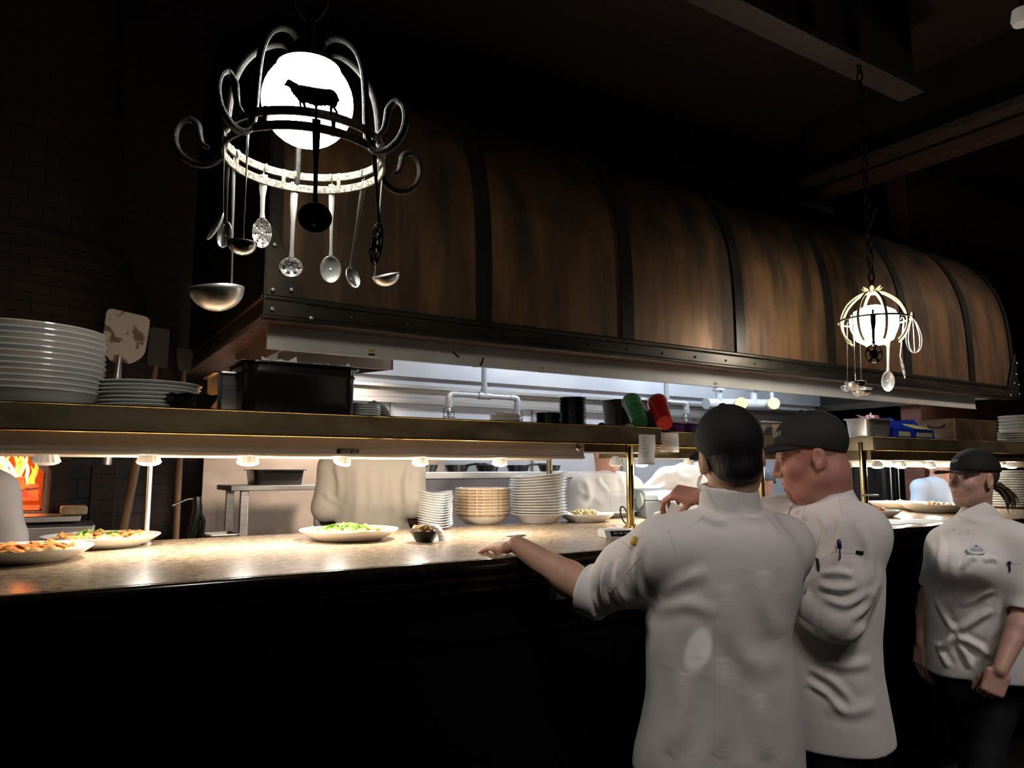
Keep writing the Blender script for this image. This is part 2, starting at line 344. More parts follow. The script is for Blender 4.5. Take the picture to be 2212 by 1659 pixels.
# ================================================================= room shell
struct(G().box((-5, -5, -.1), (13, 7, 0)), 'floor', floor_m)
struct(G().box((-5, -5, 4.62), (13, 7, 4.7)), 'ceiling', ceil_m)
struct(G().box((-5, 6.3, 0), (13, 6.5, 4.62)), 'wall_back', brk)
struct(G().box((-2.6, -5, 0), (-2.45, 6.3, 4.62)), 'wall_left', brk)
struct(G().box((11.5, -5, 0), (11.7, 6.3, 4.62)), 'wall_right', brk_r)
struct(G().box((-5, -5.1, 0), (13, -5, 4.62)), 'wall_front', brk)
# brick wall behind the peels, left of the steel panel, and the brick wall beyond the right pass
struct(G().box((.12, 5.05, 0), (.86, 5.3, 4.62)), 'wall_peel_side', brk)
struct(G().box((7.2, 3.9, 0), (11.5, 4.1, 4.62)), 'wall_right_side', brk_r)
bg = G()
for (xa, xb, ya, yb, za, zb, nm) in ((-1, 4.75, 2.4, 2.53, 3.98, 4.2, 0), (5.45, 5.85, -4, 3.9, 3.98, 4.2, 1), (5.45, 5.85, 3.78, 3.9, 3.9, 3.98, 2)):
    pass
bm = thing('ceiling_beam', 'dark timber ceiling beam running along the pass, its end above the near lantern chain', 'beam', (2, 2.46, 3.98))
G().box((-1, 2.4, 3.98), (4.72, 2.56, 4.03)).build('flange', beam_m, bm, bevel=.004)
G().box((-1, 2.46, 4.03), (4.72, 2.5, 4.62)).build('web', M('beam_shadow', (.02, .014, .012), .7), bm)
for x in (3.05, 3.62, 4.05): G().box((x, 2.42, 4.03), (x+.13, 2.54, 4.3)).build('bracket', beam_m, bm)
bm = thing('ceiling_beam', 'twin reddish timber ceiling beam crossing at the upper right over the hood', 'beam', (5.6, 2, 3.98))
G().box((5.42, -4, 3.98), (5.56, 3.9, 4.04)).build('rail', beam_m, bm, bevel=.004)
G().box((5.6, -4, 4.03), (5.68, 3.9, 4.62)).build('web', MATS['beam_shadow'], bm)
G().box((5.72, -4, 3.94), (5.86, 3.9, 4.03)).build('rail', M('beam_red', (.085, .04, .03), .6), bm, bevel=.004)
G().box((5.36, 3.9, 3.84), (5.95, 4.0, 3.95)).build('end_plate', beam_m, bm)
# kitchen back wall of pale steel panels with its ledges
g = G().box((.86, 5.0, 0), (7.3, 5.1, 2.75))
w = struct(g, 'wall_kitchen_back', panel_m)
t = G().box((.86, 4.93, 2.0), (7.2, 5.0, 2.035)).box((.86, 4.96, 2.035), (7.2, 5.0, 2.11)).box((.86, 4.9, 2.11), (7.2, 5.0, 2.135))
struct(t, 'trim_1', steel, bevel=.003)
t = G()
for x in (1.95, 2.1, 3.35, 4.3, 5.2, 6.1): t.box((x, 4.975, .9), (x+.018 if x != 1.95 else x+.1, 5.0, 2.0))
struct(t, 'trim_2', steel)
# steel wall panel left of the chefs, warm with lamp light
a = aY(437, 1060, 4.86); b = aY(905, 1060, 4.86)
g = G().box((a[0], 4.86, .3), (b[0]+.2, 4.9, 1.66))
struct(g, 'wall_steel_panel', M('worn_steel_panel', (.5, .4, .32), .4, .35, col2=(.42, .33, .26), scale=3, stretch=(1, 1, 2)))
# ================================================================= pass counter
X0, X1, YF, YB, ZT = -1.3, 9.2, 2.03, 3.26, 1.24
ct = thing('pass_counter', 'long pass counter with a speckled brown granite top and black front', 'counter', (3, 2.6, 0))
G().box((X0, YF, ZT-.035), (X1, YB, ZT)).build('worktop', granite, ct, bevel=.006)
g = G(); g.tube([(X0, YF-.004, ZT-.022), (X1, YF-.004, ZT-.022)], .0215, 14); XM = aY(1195, 1215, 2.03)[0]
for q0, q1 in ((X0, XM), (XM+.85, X1)): g.tube([(q0, YF+.006, ZT-.06), (q1, YF+.006, ZT-.06)], .016, 10); g.box((q0, YF+.012, ZT-.085), (q1, YF+.06, ZT-.035)); g.tube([(q0, YF+.02, ZT-.095), (q1, YF+.02, ZT-.095)], .012, 8)
if 1: pass
g.build('edge_moulding', nosing_m, ct)
g = G().box((X0, 2.12, .1), (X1, 2.2, ZT-.035)).box((X0, 2.16, 0), (X1, 2.2, .1)).box((X0, 2.095, .98), (X1, 2.12, 1.0)).box((X0, 2.095, .3), (X1, 2.12, .32))
for i in range(11): g.box((X0+.2+i*.96, 2.108, .34), (X0+.98+i*.96, 2.12, .95))
g.build('front_panel', blackwood, ct)
G().box((X0, YB-.05, .1), (X1, YB, ZT-.035)).build('kitchen_panel', steel_d, ct)
a = aY(1200, 1225, 2.03)
G().box((XM+.005, 2.022, 1.09), (XM+.845, 2.06, 1.2)).build('grey_panel', M('grey_panel', (.05, .05, .052), .5), ct)
# ================================================================= heat-lamp shelves
def bulb(parent, x, y, z, lit=True, r=.036, tilt=(0, 0), e=7):
    ax = frame((tilt[0], tilt[1], -1)); X, Y, Z = ax; c = V(x, y, z); g = G(); n = 28
    for (rr, h) in ((.011, 0), (.016, .004), (r*.72, .018), (r, .04), (r*.97, .041), (r*.86, .036)): pass
    prof = [(.011, 0), (.016, .004), (r*.74, .016), (r, .042), (r*.93, .042)]
    g.lathe(prof, c, 56, ax=(X, Y, Z), wob=None)
    P = np.array(g.v); # fluted reflector
    for k in range(len(prof)):
        for j in range(56):
            if 1 < k < 4: i = k*56+j; q = P[i]-(c+Z*prof[k][1]); g.v[i] = tuple(c+Z*prof[k][1]+q*(1-.05*(j % 4 < 2)))
    o = g.build('heat_lamp', MATS['lamp_reflector'], parent, smooth=20)
    G().lathe([(0, .054), (r*.5, .0525), (r*.85, .047), (r*.95, .0415), (0, .04)], c, 28, ax=(X, Y, Z)).build('lamp_face', glow if lit else glow_off, o)
    if lit: light('SPOT', 'heat_lamp_beam', c+Z*.062, e*2.5, (1, .93, .85), .025, c+Z, 146, .6); light('POINT', 'heat_lamp_glow', c+Z*.075, e*.65, (1, .92, .82), .025)
M('lamp_reflector', (.75, .73, .68), .3, .1, emit=(1, .95, .85), estr=.16)
ZS = 1.722
def fascia(parent, x0, x1, y, z0=1.637, z1=ZS):
    G().box((x0, y-.012, z0), (x1, y, z1)).build('brass_fascia', brass, parent, bevel=.002)
    G().tube([(x0, y-.015, z0+.002), (x1, y-.015, z0+.002)], .0045, 8).tube([(x0, y-.012, z1), (x1, y-.012, z1)], .003, 8).build('bead', brass_pol, parent)
hs = thing('heat_shelf', 'long brass-fronted heat lamp shelf standing over the left half of the pass', 'shelf', (1, 2.7, 1.24))
XL = -1.25; XE = aY(1425, 940, 2.66)[0]; XH = aY(1265, 975, 2.672)[0]
G().box((XL, 2.66, 1.695), (XE, 3.26, 1.716)).build('shelf_board', steel_d, hs)
fascia(hs, XL, XE, 2.66)
G().box((XL, 2.68, 1.578), (XH, 2.99, 1.694)).build('lamp_housing', M('grey_housing', (.56, .49, .43), .45, .2, col2=(.48, .42, .37), scale=3), hs, bevel=.004)
G().box((XL, 2.676, 1.569), (XH, 2.69, 1.578)).box((XL, 2.69, 1.566), (XH, 2.76, 1.572)).box((XL, 2.97, 1.562), (XH, 2.985, 1.578)).build('bottom_lip', M('warm_lip', (.8, .7, .55), .35, .5), hs)
G().box((XH, 2.70, 1.6), (XE-.02, 2.98, 1.694)).build('end_box', M('dark_bronze_box', (.13, .09, .05), .45, .6), hs)
a = aY(1248, 967, 2.68); G().lathe([(0, 0), (.014, .001), (.016, .006), (.011, .012), (0, .014)], a, 20, ax=(V(1, 0, 0), V(0, 0, 1), V(0, -1, 0))).build('switch_button', chrome, hs)
a = aY(751, 975.5, 2.68); sg = G().box((a[0]-.043, 2.677, a[2]-.008), (a[0]+.043, 2.68, a[2]+.008)).build('warning_plate', black_pl, hs)
gw = M('plate_lettering', (.55, .53, .5), .6)
text('warning_text', 'CAUTION - HOT', gw, (a[0]+.005, 2.6765, a[2]+.0035), (1, 0, 0), (0, 0, 1), .0085, sg); text('warning_text', 'ATTENTION - CHAUD', gw, (a[0]+.006, 2.6765, a[2]-.0042), (1, 0, 0), (0, 0, 1), .0068, sg)
for (u, v, lit) in ((101, 990, 0), (322, 992, 1), (536, 990, 1), (745, 988, 1), (908, 994, 1), (1080, 994, 1), (1330, 998, 0)):
    p = aY(u, v, 2.78 if u < 1300 else 2.86); bulb(hs, p[0], p[1], 1.585, lit, .041 if u < 700 else .036, (.0, .05) if u != 745 else (-.25, .1), 6)
def post(parent, x, y, z0=ZT, z1=1.69, r=.0185, m=None):
    g = G().cyl((x, y, z0+.012), (x, y, z1), r, n=24); g.build('post', m or brass_pol, parent)
    G().lathe([(r*2.1, 0), (r*2.1, .006), (r*1.45, .01), (r*1.45, .022), (r, .024)], (x, y, z0), 24).build('post_foot', m or brass_pol, parent)
pp = aZ(1365, 1141, ZT); post(hs, pp[0], 2.70)
p2 = aY(1187, 1000, 3.24); post(hs, p2[0], 3.24, m=brass, r=.016)
post(hs, aY(322, 1060, 3.1)[0], 3.1, r=.0085, m=chrome_s); post(hs, -.9, 2.7)
# middle, set-back shelf
ms = thing('heat_shelf', 'set-back brass heat lamp shelf in the middle, behind the two chefs', 'shelf', (3.2, 2.95, 1.24))
XM0, XM1 = aY(1405, 950, 2.91)[0], 4.33
G().box((XE+.004, 2.91, 1.695), (XM1, 3.2, 1.716)).build('shelf_board', steel_d, ms); fascia(ms, XE+.004, XM1, 2.91)
G().box((XE+.004, 2.93, 1.578), (XM1, 3.14, 1.636)).build('lamp_housing', brass, ms, bevel=.003)
for (u, lit) in ((1386, 1), (1487, 1), (1560, 1), (1640, 1)): p = aY(u, 1000, 3.0); bulb(ms, p[0], 3.0, 1.585, lit, .036, (0, 0), 6)
post(ms, aY(1645, 1040, 2.98)[0], 2.98)
# right shelf
rs = thing('heat_shelf', 'brass heat lamp shelf over the right end of the pass, beyond the chefs', 'shelf', (6.5, 2.9, 1.24))
G().box((4.348, 2.664, 1.695), (9.1, 3.3, 1.716)).build('shelf_board', steel_d, rs); fascia(rs, 4.348, 9.1, 2.664)
G().box((4.336, 2.655, 1.637), (4.348, 2.905, ZS)).build('end_plate', brass, rs, bevel=.002)
G().box((4.36, 2.69, 1.577), (9.1, 3.1, 1.637)).build('lamp_housing', M('dark_housing', (.1, .08, .055), .4, .7), rs)
G().box((4.36, 2.95, 1.535), (9.1, 3.08, 1.575)).build('lamp_rail', M('cream_rail', (.75, .62, .45), .4, .3), rs)
for (u, v, lit) in ((1828, 1004, 0), (1895, 1004, 1), (1946, 1008, 1), (2010, 1008, 1), (2075, 1008, 1), (2185, 1010, 1)): p = aY(u, v, 2.9); bulb(rs, p[0], 2.9, 1.578, lit, .04, (-.15 if u == 1946 else 0, 0), 7)
post(rs, aY(1866, 1040, 2.74)[0], 2.74, r=.021); post(rs, 8.6, 2.74, r=.021)
# ================================================================= extraction hood
hd = thing('extraction_hood', 'huge barrel-vaulted bronze extraction hood with dark riveted straps', 'hood', (4, 4, 2.13))
HX0, HX1, HY = .724, 7.135, 3.03
PROF = [(3.03, 2.2), (3.031, 2.54), (3.046, 2.8), (3.08, 2.98), (3.16, 3.18), (3.265, 3.344), (3.374, 3.435), (3.55, 3.55), (3.8, 3.655), (4.1, 3.72), (4.5, 3.74), (5.0, 3.74)]
yy = np.array([p[0] for p in PROF]); zz = np.array([p[1] for p in PROF]); tt = np.r_[0, np.cumsum(np.hypot(np.diff(yy), np.diff(zz)))]
ts = np.linspace(0, tt[-1], 60); ker = np.ones(5)/5
sm = lambda q: np.convolve(np.pad(q, 2, 'edge'), ker, 'valid')
PY, PZ = sm(np.interp(ts, tt, yy)), sm(np.interp(ts, tt, zz)); PZ[0] = 2.2
def vault(x0, x1, off, nm, m):
    g = G(); xs = np.linspace(x0, x1, max(2, int((x1-x0)/.3)+1)); R = []
    ny = np.gradient(PZ); nz = -np.gradient(PY); L = np.hypot(ny, nz); oy, oz = -ny/L*off, -nz/L*off
    for x in xs: R.append([(x, a+c, b+d) for a, b, c, d in zip(PY, PZ, oy, oz)])
    g.rings(R, closed=False, cap=False)
    return g
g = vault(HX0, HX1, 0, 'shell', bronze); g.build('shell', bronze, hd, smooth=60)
end = [(a, b) for a, b in zip(PY, PZ)]+[(5.0, 2.2)]
for x, nm in ((HX0, 'end_wall'), (HX1, 'end_wall')):
    G().prism([(a, b) for a, b in end], (x-.004, 0, 0), (0, 1, 0), (0, 0, 1), .008).build(nm, hood_end, hd, smooth=0)
SX = [1.714, 2.637, 3.557, 4.479, 5.42, 6.363]
for x in SX+[HX0+.012, HX1-.05]:
    w = .085 if HX0+.1 < x < HX1-.1 else .05
    A = vault(x-.01, x-.01+w, .012, 's', strap_m); B = vault(x-.01, x-.01+w, -.004, 's', strap_m)
    k = len(PY); g = G(); g.v = A.v+B.v; n0 = len(A.v)
    for i in range(k-1):
        g.f += [(i, i+1, k+i+1, k+i), (n0+i, n0+k+i, n0+k+i+1, n0+i+1), (i, n0+i, n0+i+1, i+1), (k+i, k+i+1, n0+k+i+1, n0+k+i)]
    g.m = [0]*len(g.f); g.build('strap', strap_m, hd, smooth=40)
# trim band all round with rivets
g = G().box((HX0-.012, HY-.012, 2.14), (HX1+.012, HY+.03, 2.21)).box((HX0-.012, HY, 2.14), (HX0+.03, 5.0, 2.21)).box((HX1-.03, HY, 2.14), (HX1+.012, 5.0, 2.21))
g.build('trim_band', trimb, hd, bevel=.003)
g = G(); g.tube([(HX0-.014, HY-.014, 2.22), (HX1+.014, HY-.014, 2.22)], .014, 10); g.tube([(HX0-.016, HY-.016, 2.138), (HX1+.016, HY-.016, 2.138)], .013, 10)
g.tube([(HX0-.014, HY-.014, 2.22), (HX0-.014, 5.0, 2.22)], .014, 10); g.tube([(HX0-.016, HY-.016, 2.138), (HX0-.016, 5.0, 2.138)], .013, 10); g.build('moulding', trimb, hd)
G().box((HX0-.01, HY-.01, 2.126), (HX1+.01, HY+.1, 2.142)).box((HX0-.01, HY+.1, 2.126), (HX0+.2, 5.0, 2.142)).build('underside_rim', rust_m, hd)
# corner gusset plates
for (x, s) in ((HX0-.016, 1), (HX1+.016, -1)):
    pl = [(0, 2.13), (.0, 2.53), (.03, 2.52), (.07, 2.44), (.155, 2.27), (.175, 2.2), (.19, 2.16), (.24, 2.13)]
    pl = [(q[0]*s, q[1]) for q in pl]
    o = G().prism(pl if s > 0 else pl[::-1], (x, HY-.02, 0), (1, 0, 0), (0, 0, 1), -.012).build('gusset', trimb, hd, smooth=0, bevel=.002)
    for (a, b) in ((.03, 2.44), (.03, 2.25), (.105, 2.26), (.06, 2.34), (.19, 2.15), (.03, 2.17)):
        G().lathe([(.009, 0), (.009, .003), (.004, .006), (0, .0065)], (x+a*s, HY-.034, b), 12, ax=(V(1, 0, 0), V(0, 0, 1), V(0, -1, 0))).build('rivet', chrome_s, o)
for i in range(26):
    x = HX0+.36+i*.262
    if x < HX1-.2: G().lathe([(.007, 0), (.007, .003), (.003, .005), (0, .0055)], (x, HY-.012, 2.175), 10, ax=(V(1, 0, 0), V(0, 0, 1), V(0, -1, 0))).build('rivet', trimb, hd)
G().tube([(HX0-.017, HY-.02, 2.12), (HX0-.017, HY-.02, 2.52)], .006, 6).build('corner_bead', trimb, hd)
# steel skirt inside the hood and its heat stickers
sk = G().box((HX0+.03, 3.13, 2.032), (HX1-.5, 3.14, 2.14)).box((HX0+.03, 3.125, 2.026), (HX1-.5, 3.15, 2.034)).build('inner_skirt', M('skirt_steel', (.74, .7, .63), .45, .2, col2=(.64, .6, .54), scale=3), hd)
G().box((.86, 4.95, 2.2), (7.13, 4.99, 3.0)).build('inner_back', panel_m, hd)
G().prism([(3.15, 2.03), (3.15, 2.15), (4.1, 2.5), (4.1, 2.03)], (HX0+.1, 0, 0), (0, 1, 0), (0, 0, 1), .01).build('inner_end', steel_d, hd)
a = aY(772, 800, 3.5); b = aY(845, 800, 3.5); G().box((.9, 3.5, 2.03), (b[0], 3.52, 2.4)).build('baffle', steel_d, hd)
G().prism([(3.5, 2.03), (3.5, 2.4), (4.9, 2.7), (4.9, 2.13)], (b[0], 0, 0), (0, 1, 0), (0, 0, 1), .01).build('baffle_side', M('baffle_dark', (.1, .07, .05), .5, .6), hd)
stk_y = M('sticker_yellow', (.62, .5, .2), .6); stk_w = M('sticker_white', (.75, .68, .55), .6); stk_r = M('sticker_red', (.4, .02, .02), .6)
for (u, v, s, base, bar) in ((803, 760, "500°F", stk_y, black_pl), (1170, 797, "325°F", stk_w, stk_r), (1546, 831, "325°F", stk_w, stk_r)):
    a = aY(u, v, 3.129); w = .016 if u < 1000 else .016; h = .019
    st = G().box((a[0]-w, 3.1275, a[2]-h), (a[0]+w, 3.13, a[2]+h)).build('sticker', base, hd)
    G().box((a[0]-w, 3.127, a[2]-h), (a[0]+w, 3.1275, a[2]-h+.011)).build('sticker_bar', bar, st)
    text('sticker_text', s, ink, (a[0], 3.127, a[2]+.004), (1, 0, 0), (0, 0, 1), .0135, st)
for (u, v, m) in ((1025, 790, stk_w), (1089, 793, white_p), (1975, 866, white_p)):
    a = aY(u, v, 3.129); G().box((a[0]-.012, 3.1275, a[2]-.008), (a[0]+.012, 3.13, a[2]+.008)).build('sticker', m, hd)
for (u, v, r) in ((983, 766, -.6), (1040, 782, 1.2)):
    a = aY(u, v, 3.129); G().obox((a[0], 3.126, a[2]), (V(math.cos(r), 0, math.sin(r)), V(0, 1, 0), V(-math.sin(r), 0, math.cos(r))), (.022, .003, .004)).build('hanger_clip', brass_pol, hd)
# lamps inside the hood
for x in (2.3, 4.0, 5.7):
    hl = thing('hood_light', 'slim fluorescent lamp inside the hood, %s' % {2.3: 'nearest the left end', 4.0: 'in the middle', 5.7: 'nearest the right end'}[x], 'lamp', (x, 3.9, 2.75))
    G().box((x-.5, 3.82, 2.8), (x+.5, 3.98, 2.86)).build('body', steel_d, hl); G().cyl((x-.48, 3.9, 2.77), (x+.48, 3.9, 2.77), .02, n=10).build('tube', tube_m, hl)
    G().cyl((x, 3.9, 2.86), (x, 3.9, 3.67), .01).build('stem', steel_d, hl)
# ================================================================= light of the room
for (x, e, c) in ((2.0, 9, (.93, .95, 1)), (3.6, 27, (.82, .9, 1)), (5.4, 38, (.75, .87, 1))): light('AREA', 'hood_light_glow', (x, 3.95, 2.72), e*.95, c, 1.3, (x, 4.3, 0), sy=.25)
light('SPOT', 'panel_fill_light', (2.2, 3.2, 2.6), 340, (1, .85, .72), .25, (1.45, 4.8, 1.2), 58, .7)  # added warm fill without a fixture, brightens the steel panel and nearby cook
light('SPOT', 'dining_downlight', (.3, -1.2, 4.3), 215, (1, .885, .86), .45, (1.75, 1.45, 1.15), 36, .9)
light('SPOT', 'dining_downlight', (2.6, -1.1, 4.3), 300, (1, .9, .87), .45, (3.2, 1.6, 1.2), 36, .9)
light('SPOT', 'dining_downlight', (8.0, -1.0, 4.2), 420, (1, .87, .76), .2, (6.3, 3.1, 2.6), 34, .9)
for u, v, e_, an in ((1510, 1400, 190, .5), (1412, 1325, 160, .45)): light('SPOT', 'stray_reflection', (.3, -1.2, 4.2), e_, (1, .97, .92), .004, aD(u, v, 1.94), an, .6)
light('SPOT', 'ceiling_wash', (7.5, 1.0, 3.2), 60, (1, .8, .72), .2, (5.5, .6, 4.4), 100, .9)
W = bpy.data.worlds.new('world'); SC.world = W; W.use_nodes = True; W.node_tree.nodes['Background'].inputs[0].default_value = (.5, .45, .42, 1); W.node_tree.nodes['Background'].inputs[1].default_value = .006
# ================================================================= lanterns and the utensils hanging from them
def hvec(p): e2 = nrm(V(p[0], p[1], 0)); return V(e2[1], -e2[0], 0), e2
def proj(P): v = np.array(P)-CAM; D = v@cf; return 1106+F*(v@cr)/D, 829.5-F*(v@cu)/D, D
def chain(g, a, b, r=.004, ln=.045):
    a = np.array(a, float); b = np.array(b, float); n = max(1, int(np.linalg.norm(b-a)/(ln*.8))); d = nrm(b-a); x, y, _ = frame(d)
    for i in range(n):
        c = a+(b-a)*(i+.5)/n; s = x if i % 2 else y
        g.tube([c+d*math.cos(t)*ln*.5+s*math.sin(t)*ln*.24 for t in np.linspace(0, 2*math.pi, 10, endpoint=False)], r, 5, closed=True)
GC = aD(665, 222, 2.04); E1, E2 = hvec(GC); RR = .213; ZR = GC[2]-.15
p1 = thing('lantern', 'large black scrolled iron lantern with lit globe, sheep emblem and a ring of ladles', 'lantern', (GC[0], GC[1], ZR))
G().ell(GC, .124, 40).build('globe', globe_m, p1, smooth=180)
def ringpt(c, R, th, z, e1=None, e2=None): e1 = E1 if e1 is None else e1; e2 = E2 if e2 is None else e2; return V(c[0], c[1], z)+R*(math.sin(th)*e1-math.cos(th)*e2)
for dz in (.019, -.019):
    pts = [ringpt(GC, RR, t, ZR+dz) for t in np.linspace(0, 2*math.pi, 64, endpoint=False)]
    g = G(); R0 = []
    for (rr, zz_) in ((RR-.003, -.011), (RR+.003, -.011), (RR+.003, .011), (RR-.003, .011)): R0.append((rr, zz_))
    g.lathe(R0+[R0[0]], (GC[0], GC[1], ZR+dz), 72); g.f = [f for f in g.f if len(f) == 4]; g.m = [0]*len(g.f); g.build('ring_band', iron_p, p1)
for t in np.linspace(.3, 2*math.pi+.3, 8, endpoint=False):
    q = ringpt(GC, RR, t, ZR); e = nrm(q-V(GC[0], GC[1], ZR)); G().obox(q, (e, np.cross(V(0, 0, 1), e), V(0, 0, 1)), (.005, .0055, .031)).build('band_clip', iron_p, p1, bevel=.001)
G().lathe([(0, .155), (.03, .152), (.06, .135), (.085, .105), (.088, .098), (.08, .098), (.05, .12), (0, .128)], GC, 32).build('cap', iron, p1)
PR = [(.03, .135), (.045, .15), (.07, .163), (.1, .16), (.14, .138), (.175, .098), (.198, .04), (.208, -.04), (.212, -.11), (.22, -.165), (.245, -.195), (.285, -.2), (.325, -.175), (.342, -.135), (.335, -.095), (.31, -.075), (.287, -.088), (.28, -.115), (.272, -.14), (.255, -.152)]
def spline(P, n=6):
    P = np.array(P, float); o = []
    for i in range(len(P)-1):
        a, b, c, d = P[max(i-1, 0)], P[i], P[i+1], P[min(i+2, len(P)-1)]
        for t in np.linspace(0, 1, n, endpoint=False): o.append(.5*((2*b)+(-a+c)*t+(2*a-5*b+4*c-d)*t*t+(-a+3*b-3*c+d)*t**3))
    return o+[P[-1]]
for th in (-.64, .78, 1.83, 3.25, 4.6):
    pts = []
    for r, z in spline(PR, 5): pts.append(ringpt(GC, r, th, GC[2]+z))
    g = G(); g.tube(pts, [.0095]*(len(pts)-14)+list(np.linspace(.0095, .006, 14)), 10); g.build('scroll_rib', iron, p1)
# emblem on its rod
SH = [(957,750),(975,735),(982,715),(1000,705),(1022,712),(1045,728),(1075,742),(1095,757),(1104,747),(1112,760),(1122,750),(1130,762),(1140,753),(1148,766),(1160,756),(1168,770),(1180,760),(1188,774),(1200,764),(1208,778),(1220,768),(1228,780),(1240,771),(1248,784),(1260,775),(1268,786),(1280,777),(1288,790),(1300,780),(1308,792),(1320,784),(1328,793),(1342,787),(1350,794),(1362,788),(1375,795),(1392,800),(1412,815),(1428,836),(1437,860),(1452,895),(1438,900),(1430,915),(1425,938),(1412,952),(1432,985),(1441,1036),(1424,1036),(1412,990),(1388,955),(1378,1028),(1363,1026),(1362,940),(1330,934),(1320,942),(1300,934),(1290,942),(1270,935),(1255,942),(1240,934),(1225,938),(1205,926),(1185,925),(1165,912),(1145,912),(1168,1000),(1147,998),(1122,918),(1110,912),(1119,986),(1101,984),(1092,900),(1078,882),(1072,868),(1060,862),(1050,843),(1038,838),(1034,822),(1020,812),(1018,795),(1008,780),(995,768),(975,762)]
fr = ringpt(GC, RR+.006, .05, ZR); ds = proj(fr)[2]
pt = [aD(380+x/4.096, y/4.096, ds) for x, y in SH]; o0 = pt[0]
G().prism([((p-o0)@cr, (p-o0)@cu) for p in pt][::-1], o0, cr, cu, .003).build('sheep_emblem', iron, p1, smooth=0)
G().cyl(aD(380+1240/4.096, 935/4.096, ds), aD(380+1240/4.096, 1090/4.096, ds), .0035, n=8).build('emblem_rod', iron, p1)
g = G(); top = V(GC[0], GC[1], GC[2]+.15); g.cyl(top, top+V(0, 0, .1), .012)
for s in (-1, 1): g.tube([top+V(0, 0, .09)+E1*s*x+V(0, 0, z) for x, z in spline([(.0, 0), (.03, .03), (.045, .08), (.035, .13), (.01, .14), (-.005, .11), (.012, .085), (.022, .1)], 4)], .007, 8)
g.build('top_scroll', iron, p1)
g = G(); chain(g, top+V(0, 0, .19), (GC[0], GC[1], 4.62), .005, .06); g.build('chain', iron, p1)
light('POINT', 'globe_glow', (GC[0], GC[1], GC[2]), 0.01, (1, .97, .9), .1)
HOLES = {'slots': lambda i, j: i in (2, 3, 5, 6) and j % 4 < 2, 'flower': lambda i, j: i in (3, 4, 6) and j % 5 < 2, 'dots': lambda i, j: i % 2 == 0 and i > 1 and j % 4 == 0, 'cross': lambda i, j: i in (3, 4, 5) and j % 6 < 4}
def bowl(name, mat, par, c, ax, rx, ry, dep, holes=None, lip=0):
    X, Y, Z = ax; g = G(); N = 32; K = 9; c = np.array(c, float)
    for i in range(K+1):
        t = i/K; s = math.sin(t*math.pi/2); h = -dep*(1-s**2)**.5*(1 if i < K else 0)
        for j in range(N): a = 2*math.pi*j/N; g.v.append(tuple(c+X*rx*s*math.cos(a)+Y*ry*s*math.sin(a)+Z*h))
    for i in range(K):
        for j in range(N):
            if holes and HOLES[holes](i, j): continue
            g.f.append((i*N+j, i*N+(j+1) % N, (i+1)*N+(j+1) % N, (i+1)*N+j)); g.m.append(0)
    o = g.build(name, mat, par, smooth=180); m = o.modifiers.new('thick', 'SOLIDIFY'); m.thickness = .0016; return o
def utensil(name, label, c, R, zr, u, front, ub, vb, kind, mat, rx, ry, dep, hw=.007, holes=None, face=0, roll=0, grp='utensils hanging from the near lantern', e=(None, None), s=1, off=.006):
    hw *= 1.3; rx *= 1.12; ry *= 1.12; dep *= 1.12; e1, e2 = hvec(c); best = None
    for t in np.linspace(-math.pi, math.pi, 720):
        if (math.cos(t) > 0) != front: continue
        q = V(c[0], c[1], zr)+(R+off)*(math.sin(t)*e1-math.cos(t)*e2); k = abs(proj(q)[0]-u)
        if best is None or k < best[0]: best = (k, q)
    top = best[1]; D = proj(top)[2]; bot = aD(ub, vb, D); d = nrm(bot-top); t = thing(name, label, 'utensil', top, grp)
    # bowl axes: long axis along d, opening toward the viewer turned by face
    tow = nrm(-e2+d*(e2@d)); side = np.cross(d, tow); nrm_ = tow*math.cos(face)+side*math.sin(face)
    if kind == 'spoon':
        c0 = bot-d*ry; yax = d; X = np.cross(d, nrm_); a = roll; Y2 = d*math.cos(a)+nrm_*math.sin(a); Z2 = np.cross(X, Y2); c0 = bot-Y2*ry; bowl('bowl', mat, t, c0, (X, Y2, Z2), rx, ry, dep, holes); tip = c0-Y2*ry
    else:  # ladle: bowl opening upward, leaning by roll, handle on its far rim
        up = nrm(-d*math.cos(roll)+nrm_*math.sin(roll)); X = nrm(np.cross(up, nrm_)); Y2 = np.cross(up, X); c0 = bot+up*dep; bowl('bowl', mat, t, c0, (X, Y2, up), rx, ry, dep, holes); tip = c0+(Y2 if (Y2@nrm_) < 0 else -Y2)*ry
        if face: tip = c0+X*rx*(1 if (X@E1)*face < 0 else -1)
    hook = [top+V(0, 0, .0), top+V(0, 0, .02), top+nrm(V(c[0], c[1], zr)-top)*.012+V(0, 0, .028), top+nrm(V(c[0], c[1], zr)-top)*.02+V(0, 0, .01)]
    g = G(); g.tube(spline(hook, 4), hw*.45, 8, flat=.6)
    top2 = top-V(0, 0, .0); mid = tip-(tip-top2)*.12
    g.tube([top2, top2+(mid-top2)*.35, top2+(mid-top2)*.6, mid, tip], [hw*1.15, hw, hw*.62, hw*.55, hw*.75], 8, flat=.38, up=nrm_ if kind == 'spoon' else side)
    g.build('handle', mat, t, smooth=50); return t
dk = M('dark_utensil', (.035, .02, .016), .16, .7)
U = lambda *a, **k: utensil(*a, **k)
U('spoon', 'slim steel spoon seen edge-on, outermost at the left of the near lantern', GC, RR, ZR, 484, True, 446, 518, 'spoon', chrome_s, .018, .038, .01, .004, face=1.2, roll=.35)
U('spoon', 'darker steel spoon beside the big ladle, second from the left', GC, RR, ZR, 492, False, 480, 536, 'spoon', chrome, .018, .036, .011, .004, face=.3, roll=.2)
